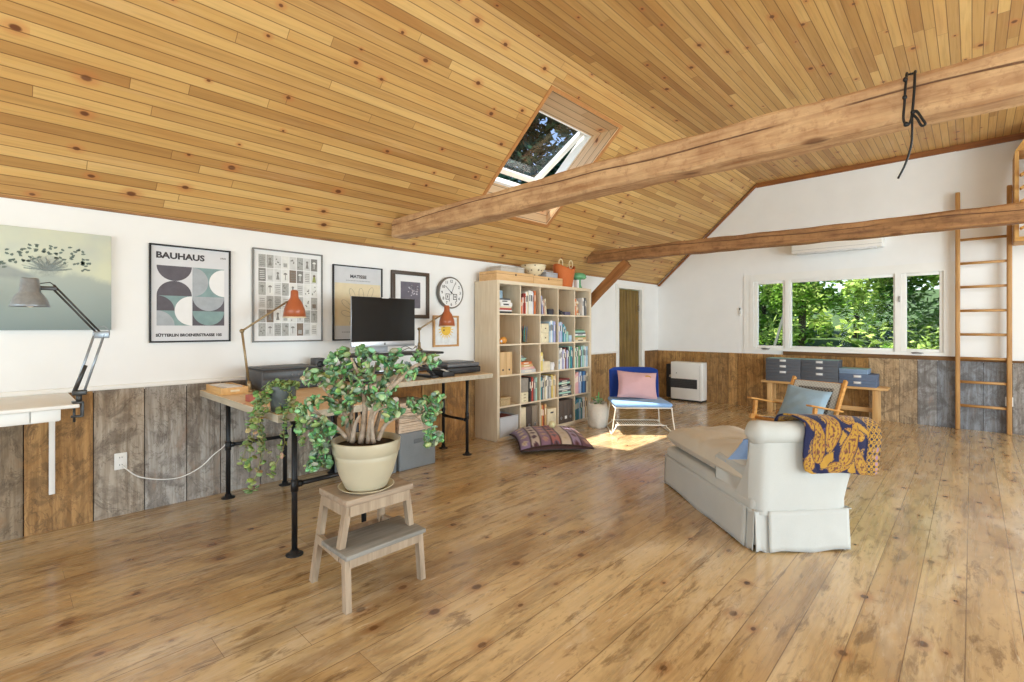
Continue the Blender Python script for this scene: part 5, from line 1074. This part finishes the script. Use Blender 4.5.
# bench with document boxes
M_bw = wood('bench_wood', (220, 178, 120), (196, 148, 90), 'x', .5); M_bwz = wood('bench_leg_wood', (220, 178, 120), (196, 148, 90), 'z', .5)
T = thing('wooden_bench', 'long light wood bench under the far window', 'bench', (-1.63, 8.43, 0))
b = MB(); b.rbox(-.80, .80, -.15, .15, .455, .49, .006); b.build('seat', M_bw, T)
for sx in (-.69, .655):
    for sy in (-.09, .09): b = MB(); b.rbox(sx-.03, sx+.045, sy-.022, sy+.022, 0, .455, .004); b.build('leg', M_bwz, T)
    b = MB(); b.rbox(sx-.02, sx+.03, -.07, .07, .12, .18, .003); b.build('cross_rail', M_bw, T)
b = MB(); b.rbox(-.66, .66, -.018, .018, .13, .19, .004); b.build('stretcher', M_bw, T)
M_bx = mat('charcoal_box', (88, 92, 100), .6, .06); M_bxb = mat('slate_blue_box', (96, 112, 138), .6, .06); M_lid = mat('mint_lid', (150, 196, 186), .6, .06); M_bxl = mat('pale_blue_box', (126, 150, 178), .6, .06)
def docbox(x0, x1, k, h, m, lidm, label, group, tab=True, z=.4905):
    T = thing('document_box', label, 'box', ((x0+x1)/2+.03, 8.435, z), 0, group); w_ = (x1-x0)/2
    b = MB(); b.rbox(-w_, w_, -.15, .15, 0, h*.42, .003); b.build('base', m, T); b = MB(); b.rbox(-w_-.002, w_+.002, -.152, .152, h*.42, h-.001, .003, 0); b.box(-w_+.004, w_-.004, -.146, .146, h-.0015, h-.0002, 1); b.build('lid', [m, lidm], T)
    if tab: b = MB(); b.rbox(-.045, .045, -.1555, -.152, h*.42, h*.85, .002, 0); b.rbox(-.036, .036, -.1565, -.155, h*.5, h*.78, .0003, 1); b.build('label_holder', [M_alu, M_paper], T)
for s, (x0, x1) in enumerate(((-2.385, -1.905), (-1.895, -1.425))):
    for k in range(4): docbox(x0, x1, k, .0875, M_bx, M_lid if k == 3 else M_bx, f"charcoal document box, {['lowest', 'second from below', 'third from below', 'topmost'][k]} in the {['left', 'middle'][s]} stack on the bench", f"boxes in the {['left', 'middle'][s]} stack", k > 0, .4905+k*.0885)
docbox(-1.415, -.985, 0, .0875, M_bxb, M_bxb, 'slate blue document box, lowest in the right stack on the bench', 'boxes in the right stack'); docbox(-1.415, -.985, 1, .0875, M_bxb, M_bxb, 'slate blue document box, second in the right stack on the bench', 'boxes in the right stack', True, .579); docbox(-1.415, -1.08, 2, .07, M_bxl, M_lid, 'shorter pale blue box, topmost in the right stack on the bench', 'boxes in the right stack', False, .6675)
# air conditioner
T = thing('air_conditioner', 'white wall mounted air conditioner above the far window', 'air conditioner', (-1.47, YF, 2.43)); b = MB(); b.rbox(-.57, .57, -.22, -.005, .03, .235, .02, seg=3); b.build('casing', M_white, T); b = MB(); b.rbox(-.50, .50, -.225, -.12, .012, .04, .008); b.build('flap', mat('ac_flap', (226, 228, 230), .4), T); b = MB(); b.box(-.56, .56, -.2212, -.2195, .075, .079); b.build('front_seam', mat('ac_line', (176, 178, 180), .5), T)
# wooden easy chair with woven back
CA = math.radians(-16.4); T = thing('easy_chair', 'low wooden easy chair with woven cord back behind the sofa', 'chair', (-1.42, 6.02, 0), CA)
M_cw = wood('chair_wood', (212, 156, 84), (178, 118, 54), 'y', .45)
def cb(nm, p, q, w_, d_): b = MB(); b.bar(p, q, w_, d_, up=(1, 0, 0)); b.build(nm, M_cw, T, bevel=.006)
for s in (-1, 1):
    x = s*.325
    cb('front_leg', (x, -.27, 0), (x, -.20, .50), .05, .03); cb('rear_leg', (x, .40, 0), (x, .22, .34), .05, .03); cb('armrest', (x, -.32, .535), (x, .30, .42), .018, .06); cb('side_rail', (x-.02*s, -.33, .335), (x-.02*s, .36, .20), .055, .025)
    cb('back_post', (x-.045*s, .20, .22), (x-.045*s, .50, .735), .05, .032)
b = MB(); b.tube([(-.3, -.25, .315), (.3, -.25, .315)], .016, 10); b.build('front_rail', M_cw, T); b = MB(); b.tube([(-.27, .475, .69), (.27, .475, .69)], .016, 10); b.build('top_rail', M_cw, T); b = MB(); b.tube([(-.27, .24, .25), (.27, .24, .25)], .016, 10); b.build('rear_rail', M_cw, T)
t = NT('woven_cord'); sp = t.n('ShaderNodeSeparateXYZ', {0: t.obj()}); X_, Z_ = sp.outputs[0], sp.outputs[2]
chk = t.n('ShaderNodeTexChecker', {'Vector': t.xyz(X_, Z_, 0.0), 'Scale': 58.0}).outputs[1]
inn = t.math('MULTIPLY', t.sm(t.math('ABSOLUTE', X_), .20, .185), t.sm(t.math('ABSOLUTE', t.math('SUBTRACT', Z_, .45)), .20, .185))
M_cord = t.bsdf(t.mix(inn, t.mix(chk, srgb(206, 204, 196), srgb(180, 178, 170)), t.mix(chk, srgb(150, 142, 130), srgb(72, 68, 66))), .9, 0, t.bump(chk, .5, .004))
b = MB(); b.add([(-.25, .255-.012, .29), (.25, .255-.012, .29), (.25, .475-.016, .70), (-.25, .475-.016, .70), (-.25, .265, .285), (.25, .265, .285), (.25, .485, .705), (-.25, .485, .705)], [(0,1,2,3), (7,6,5,4), (0,4,5,1), (1,5,6,2), (2,6,7,3), (3,7,4,0)]); b.build('woven_back', M_cord, T)
b = MB(); b.add([(-.26, -.25, .335), (.26, -.25, .335), (.26, .245, .265), (-.26, .245, .265), (-.26, -.25, .32), (.26, -.25, .32), (.26, .245, .25), (-.26, .245, .25)], [(3,2,1,0), (4,5,6,7), (0,1,5,4), (1,2,6,5), (2,3,7,6), (3,0,4,7)]); b.build('woven_seat', M_cord, T)
P = thing('throw_pillow', 'grey blue pillow on the wooden easy chair', 'pillow', (-1.42, 6.02, 0), CA); b = pillow(.49, .42, .16, seed=9); o = b.build('cover', fabric('greyblue_velvet', (152, 176, 192), 200, .14, .85), P, (-.01, .19, .455)); o.rotation_euler = (math.radians(-27), math.radians(5), 0)
# ------------------------------------------------------------------ chaise longue with slip cover
SA = math.radians(48.3); SX, SYY = -.93, 3.046
T = thing('chaise_longue', 'off-white slipcovered chaise longue seen from behind in the middle of floor', 'sofa', (SX, SYY, 0), SA)
M_slip = fabric('slip_cover', (188, 188, 182), 320, .07, .92, .25); M_cush = fabric('tan_linen', (204, 195, 178), 320, .10, .95, .6)
SW = .60
b = MB(); b.rbox(.0, SW, .02, 1.30, .20, .315, .035, seg=4); b.rbox(.012, SW-.012, .03, 1.285, .03, .22, .01); b.build('base', M_slip, T)
# skirt panels with kick pleats
def skirt(pts, name='skirt', z1=.245):
    b = MB(); P = [Vector((p[0], p[1], 0)) for p in pts]; n = 26; L = (P[1]-P[0]); nrm = Vector((L.y, -L.x, 0)).normalized()
    def fn(u, v):
        p = P[0]+L*u; o_ = .004+.012*(1-v)+.006*(1-v)*noise.noise(Vector((u*5+pts[0][0]*9, v*2, pts[0][1]*5)))
        q = p+nrm*o_; return (q.x, q.y, .006+.006*math.sin(u*9)*(1-v)+z1*v-.006*v)
    b.grid(fn, n, 8); b.build(name, M_slip, T, solid=.006)
skirt([(0, 1.295), (0, .075)]); skirt([(.014, .13), (.014, .010)], 'pleat'); skirt([(.010, .014), (.14, .014)], 'pleat'); skirt([(.085, -.002), (SW-.012, -.002)]); skirt([(SW-.06, .014), (SW-.008, .014)], 'pleat'); skirt([(SW, .02), (SW, 1.295)]); skirt([(SW, 1.30), (0, 1.30)])
b = MB(); b.tube([(-.006, 1.30, .243), (-.006, .0, .245), (SW+.004, -.006, .245), (SW+.006, 1.30, .243)], .0032, 6); b.build('piping', M_slip, T)
# back: flares to the right and leans a little; its top rolls over
def bw(z): k = max(0, (z-.22)/.5); return (.0+.012*k, SW-.01+.05*k+.14*k*k)
b = MB(); NZ, NX = 14, 20
def rear(u, v):
    z = .22+.50*v; x0, x1 = bw(z); x = x0+(x1-x0)*u; e = min(u, 1-u)*(x1-x0); rr = .07; yb = rr-math.sqrt(max(0, rr*rr-(rr-min(e, rr))**2))
    return (x, -.004+yb+.0*v+.003*noise.noise(Vector((u*4, v*3, 2))), z)
def front(u, v):
    z = .30+.42*v; x0, x1 = bw(z); return (x0+(x1-x0)*u, .055+.15*(1-v)**2.2, z)
b.grid(rear, NX, NZ); b.grid(front, NX, NZ)
for uu in (0, 1):
    b.grid(lambda a, v, uu=uu: Vector(rear(uu, v)).lerp(Vector(front(uu, v)), a), 5, NZ)
b.grid(lambda u, a: Vector(rear(u, 1)).lerp(Vector(front(u, 1)), a), NX, 3)
b.build('backrest', M_slip, T)
b = MB(); n = 22; pts = [(-.022+.825*i/n, .035+.004*math.sin(i), .704-.022*(i/n)) for i in range(n+1)]; rs = [.068*min(1, (1-(1-min(i, n-i)/1.6 if min(i, n-i) < 1.6 else 0)**2)**.5+.35) if min(i, n-i) < 2 else .068+.003*math.sin(i*.9) for i in range(n+1)]; b.tube(pts, rs, 20); b.build('roll', M_slip, T)
for s in (0, 1):
    b = MB()
    prof = [(.46, .30), (.475, .40), (.468, .465), (.44, .482), (.38, .476), (.28, .468), (.19, .466), (.13, .472), (.10, .495), (.088, .53), (.082, .60), (.08, .66), (.076, .66), (.076, .22), (.44, .22)]
    vs = []; k = len(prof); lay = [(0.0, .0), (-.012, .006), (.02, .014), (.055, .014), (.09, .006), (.085, -.02)]
    xs = [.010, .004, .016, .055, .10, .115]; dz = [-.03, -.012, .0, .006, -.004, -.03]
    for j in range(6):
        for (y_, z_) in prof:
            kx = max(0, (z_-.22)/.5); fl = (.02*kx if s == 0 else 0)
            xx = bw(z_)[0]-.002+xs[j] if s == 0 else (bw(z_)[1]-xs[j])
            vs.append((xx, y_, z_+(dz[j] if z_ > .44 else 0)))
    fs = [tuple(range(k)), tuple(reversed(range(5*k, 6*k)))]+[(j*k+i, j*k+(i+1) % k, (j+1)*k+(i+1) % k, (j+1)*k+i) for j in range(5) for i in range(k)]
    b.add(vs, fs, 0, True); b.build('arm', M_slip, T)
b = MB(); b.rbox(.55, .61, .03, .09, 0, .06, .01); b.rbox(.05, .11, .03, .09, 0, .06, .01); b.build('foot', mat('castor_wood', (120, 84, 66), .6), T)
# loose seat cushion, puffed and creased
b = MB()
def cush(u, v, s):
    a, c = 2*u-1, 2*v-1; th_ = max(0, (1-abs(a)**3.4)*(1-abs(c)**6))**.34
    x = .315+a*.305*(1+.03*(1-c*c)); y = .70+c*.62
    wr_ = noise.noise(Vector((x*7+y*3, y*4, 3)))*.022+.02*noise.noise(Vector((x*3, y*9+x*6, 8)))
    crease = -.05*math.exp(-((y-.62+.5*(x-.3))/.035)**2)*max(0, 1-abs(x-.22)/.25)
    hump = .035*math.exp(-((y-.45)/.25)**2)
    return (x, y, .395+(.105+.045*(1-y/1.3)+hump*.5+wr_+crease)*th_ if s > 0 else .395-.078*th_)
for s in (1, -1): b.grid(lambda u, v, s=s: cush(u, v, s), 28, 48)
b.build('seat_cushion', M_cush, T)
b = MB(); pts = []
for i in range(61):
    a = 2*pi*i/60; ca_, sa_ = math.cos(a), math.sin(a); k_ = (abs(ca_)**5+abs(sa_)**5)**(-1/5); pts.append((.315+ca_*k_*.306, .70+sa_*k_*.622, .395))
b.tube(pts, .006, 6); b.build('cushion_piping', M_cush, T)
P = thing('throw_pillow', 'blue pillow tucked into the back corner of the chaise', 'pillow', (SX, SYY, 0), SA); b = pillow(.38, .32, .12, seed=2); o = b.build('cover', fabric('sky_blue_cotton', (148, 178, 222), 260, .16, .9), P, (.19, .20, .525)); o.rotation_euler = (math.radians(50), math.radians(6), math.radians(-8))
# paisley blanket over the back
GO, NA, PU = (182, 138, 56), (34, 37, 70), (156, 124, 154)
def tear(px_, py_, cx, cy, ang, L_, W_):
    dx, dy = px_-cx, py_-cy; ca_, sa_ = math.cos(ang), math.sin(ang); a = (dx*ca_+dy*sa_)/L_; c = (-dx*sa_+dy*ca_)/W_
    c -= .55*max(0, a)**2*1.2
    if a < -.5 or a > 1.05: return 9
    r = math.sqrt(max(0, 1-((a+.0)/.5)**2)) if a < 0 else max(.0, (1-a/1.05))**.75
    return abs(c)/max(r, .06)
TE = [(.10, .16, 1.6, .17, .045), (.19, .24, 1.35, .22, .055), (.05, .30, 1.9, .12, .035), (.30, .14, 1.1, .18, .05), (.33, .33, .6, .14, .045), (.15, .40, 2.4, .15, .045), (.27, .45, 1.8, .16, .05), (.40, .48, 1.2, .14, .045), (.06, .47, 1.0, .13, .04), (.04, .08, .9, .11, .04), (.40, .06, 1.9, .13, .045), (.22, .04, .2, .13, .045), (.36, .22, 2.6, .09, .03)]
def blank(u, v):
    x, y = u*.52, v*.58
    if x > .43:
        q = math.hypot((x*29) % 1-.5, (y*29) % 1-.5); c = GO if q < .5 else NA
        if q < .3: c = NA
        if q < .17: c = GO
        if noise.noise(Vector((x*9, y*9, 4))) > .38 and q < .3: c = PU
        return lin(*c)
    x += .006*noise.noise(Vector((x*18, y*18, 1))); y += .006*noise.noise(Vector((x*18, y*18, 9)))
    for t_ in TE:
        d = tear(x, y, *t_)
        if d < 1:
            if d > .84: return lin(150, 104, 50)
            if .50 < d < .60: return lin(132, 88, 52)
            if math.hypot((x*34) % 1-.5, (y*34) % 1-.5) < .2: return lin(120, 66, 66)
            k_ = noise.noise(Vector((x*60, y*60, 2)))
            return lin(*(112, 74, 52)) if (d < .32 and k_ > .12) else lin(*GO)
        if d < 1.12: return lin(*NA)
    s_ = math.sin(x*38+2.2*math.sin(y*24))+math.sin(y*34+1.8*math.sin(x*28))
    if s_ > .95: return lin(*GO)
    if .62 < s_ < .75: return lin(170, 128, 66)
    if noise.noise(Vector((x*11, y*11, 7))) > .42: return lin(86, 70, 110)
    return lin(*NA)
prof = smooth_path([(0, .135, .60), (0, .125, .68), (0, .10, .762), (0, .06, .800), (0, .02, .802), (0, -.025, .775), (0, -.045, .72), (0, -.04, .66), (0, -.032, .58), (0, -.034, .52), (0, -.036, .478)], 6)
def drape(u, v):
    i = (1-v)*(len(prof)-1); k = min(int(i), len(prof)-2); p = prof[k].lerp(prof[k+1], i-k)
    s = max(0, min(1, (p.y+.03)/.11)); x0 = .285-.10*s-.012*math.sin(v*7); x = x0+u*(.742-x0+.012*(1-s)*math.sin(v*5))
    w_ = .012*noise.noise(Vector((u*5, v*3, 3)))*(1-.6*s)
    z = p.z-.028*(x-.3)/.5-.012*(1-s)*math.cos(u*pi*2)*.5
    if v < .12: z += .02*(max(0, 1-u/.08)+max(0, 1-(1-u)/.08))*(1-v/.12)
    return (x, p.y-.006-abs(w_), z)
b = MB(); b.grid(drape, 120, 130, cf=blank); tag(b.build('paisley_blanket', tinted('paisley_weave', .95, .1, bump=.6, sheen=.2, var=.25), None, (SX, SYY, 0), SA, solid=.010), 'navy and gold paisley blanket draped over the chaise back', 'blanket')
# rope on the thick beam
R0 = Vector((-.18, 2.612, 2.2))
T = thing('knotted_rope', 'black knotted rope hanging from the thick beam', 'rope', R0)
def cord(nm, P, r): b = MB(); b.tube(smooth_path(P, 5), r, 8); b.build(nm, M_black, T)
cord('loop', [(-.022, .03, .20), (-.018, .0, .192), (-.022, -.012, .13), (-.025, -.014, .06), (-.028, -.014, .0), (-.016, -.014, -.03), (-.002, -.014, .0), (.006, -.012, .1), (.008, .0, .188), (.006, .03, .198), (-.022, .03, .20)], .0048)
cord('tail', [(.0, -.014, .02), (.0, -.016, -.06), (-.004, -.014, -.12), (-.022, -.014, -.19), (-.046, -.014, -.245)], .0042)
cord('knot_loop', [(.0, -.016, .02), (.014, -.018, .02), (.034, -.02, -.022), (.042, -.02, -.042), (.030, -.02, -.045), (.016, -.02, -.012), (.002, -.018, .01)], .0048)
for p in ((-.022, -.012, .165), (-.024, -.014, .09), (.003, -.016, .02), (-.02, -.016, -.024)): b = MB(); b.ball(p, .009, .009, .011, 8, 6); b.build('knot', M_black, T)
# ------------------------------------------------------------------ outside: ground and trees
M_leaf = tinted('tree_leaves', .55, .3, trans=.35, var=.3)
g = MB(); g.grid(lambda u, v: (-45+90*u, -30+100*v, -.35+max(0, (v*100-30-12))*.10), 12, 24)
struct(g.build('lawn', mat('forest_floor', (60, 84, 36), .95, .4, 2.0)))
M_bark = wood('bark', (92, 78, 62), (50, 42, 34), 'z', .9)
GREENS = [(112, 158, 58), (136, 180, 70), (160, 200, 88), (90, 134, 52), (190, 218, 116), (72, 110, 48)]
def tree(label, x, y, h, W, n, z0, greens, leaf=.12, seed=1, zb=-.3, name='tree'):
    rn = random.Random(seed); T = thing(name, label, 'tree', (x, y, zb))
    m = MB(); m.tube([(0, 0, 0), (.05, .03, h*.4), (-.04, .05, h*.8)], [.12, .09, .04], 8); m.build('trunk', M_bark, T)
    m = MB(); cl = []
    for k in range(30):
        a = rn.uniform(0, 6.283); q = rn.random()**.5*(W-.3); cl.append((Vector((math.cos(a)*q, math.sin(a)*q, z0+rn.random()**.8*(h-z0))), rn.uniform(.3, .55)*W, rn.choice(greens)))
    for i in range(n):
        c, cr, g_ = cl[rn.randrange(len(cl))]
        d = Vector((rn.gauss(0, 1), rn.gauss(0, 1), rn.gauss(0, .7))).normalized(); p = c+d*cr*rn.random()**.35
        p.x = max(-W+.05, min(W-.05, p.x)); p.y = max(-W+.05, min(W-.05, p.y)); p.z = max(p.z, .05)
        a = Vector((rn.gauss(0, 1), rn.gauss(0, 1), rn.gauss(0, .5))).normalized(); b = a.cross(Vector((rn.gauss(0, .5), rn.gauss(0, .5), 1))).normalized()
        s = min(leaf*rn.uniform(.6, 1.3), W*.2); f_ = rn.uniform(.7, 1.25); cc = lin(*[min(255, int(q*f_)) for q in g_])
        m.add([p-a*s, p-b*s*.5, p+a*s, p+b*s*.5], [(0, 1, 2, 3)], 0, False, None, cc)
    m.build('foliage', M_leaf, T); return T
tree('leafy green tree nearest the window, behind its left casement', -6.2, 15.5, 6.5, 1.15, 8000, .2, GREENS, .08, 1)
tree('bright green tree behind the middle of the wide window pane', -3.75, 16.6, 6.5, 1.15, 8000, .2, GREENS[1:5], .08, 2)
tree('tree with dense mid green leaves behind the right part of the middle pane', -1.35, 15.6, 6.5, 1.15, 8000, .2, GREENS, .08, 3)
tree('dark leafy tree filling the right casement of the far window', 1.1, 16.4, 6.5, 1.15, 8000, .2, GREENS[:4], .08, 4)
for i, (x, y) in enumerate(((-8.8, 20.5), (-5.2, 20.3), (-1.8, 20.6), (1.6, 20.4), (-7.0, 24.2), (-3.5, 24.4), (-.1, 24.2), (3.4, 24.4))):
    tree('shaded background tree deep in the wood beyond the far window', x, y, 9, 1.68, 4200, .15, GREENS[:5], .16, 10+i)['group'] = 'background trees beyond the window'
DK = [(48, 84, 76), (60, 98, 84), (78, 116, 92), (42, 72, 70)]
tree('tall dark evergreen seen through the lower part of the skylight', -9.4, 10.4, 11, 1.4, 5200, 2, DK, .16, 31)
tree('tall dark evergreen seen through the upper part of the skylight', -8.9, 13.3, 13, 1.4, 5200, 2, DK, .16, 32)
tree('dark evergreen beyond the others seen through the skylight', -12.4, 12.6, 15, 1.9, 5200, 2, DK, .2, 33)
m = MB(); m.bar((-3.55, 12.0, -.3), (-3.0, 12.0, 1.75), .05, .05); tag(m.build('leaning_pole', mat('grey_pole', (120, 122, 112), .8)), 'grey pole leaning outdoors behind the left casement of the window', 'pole')
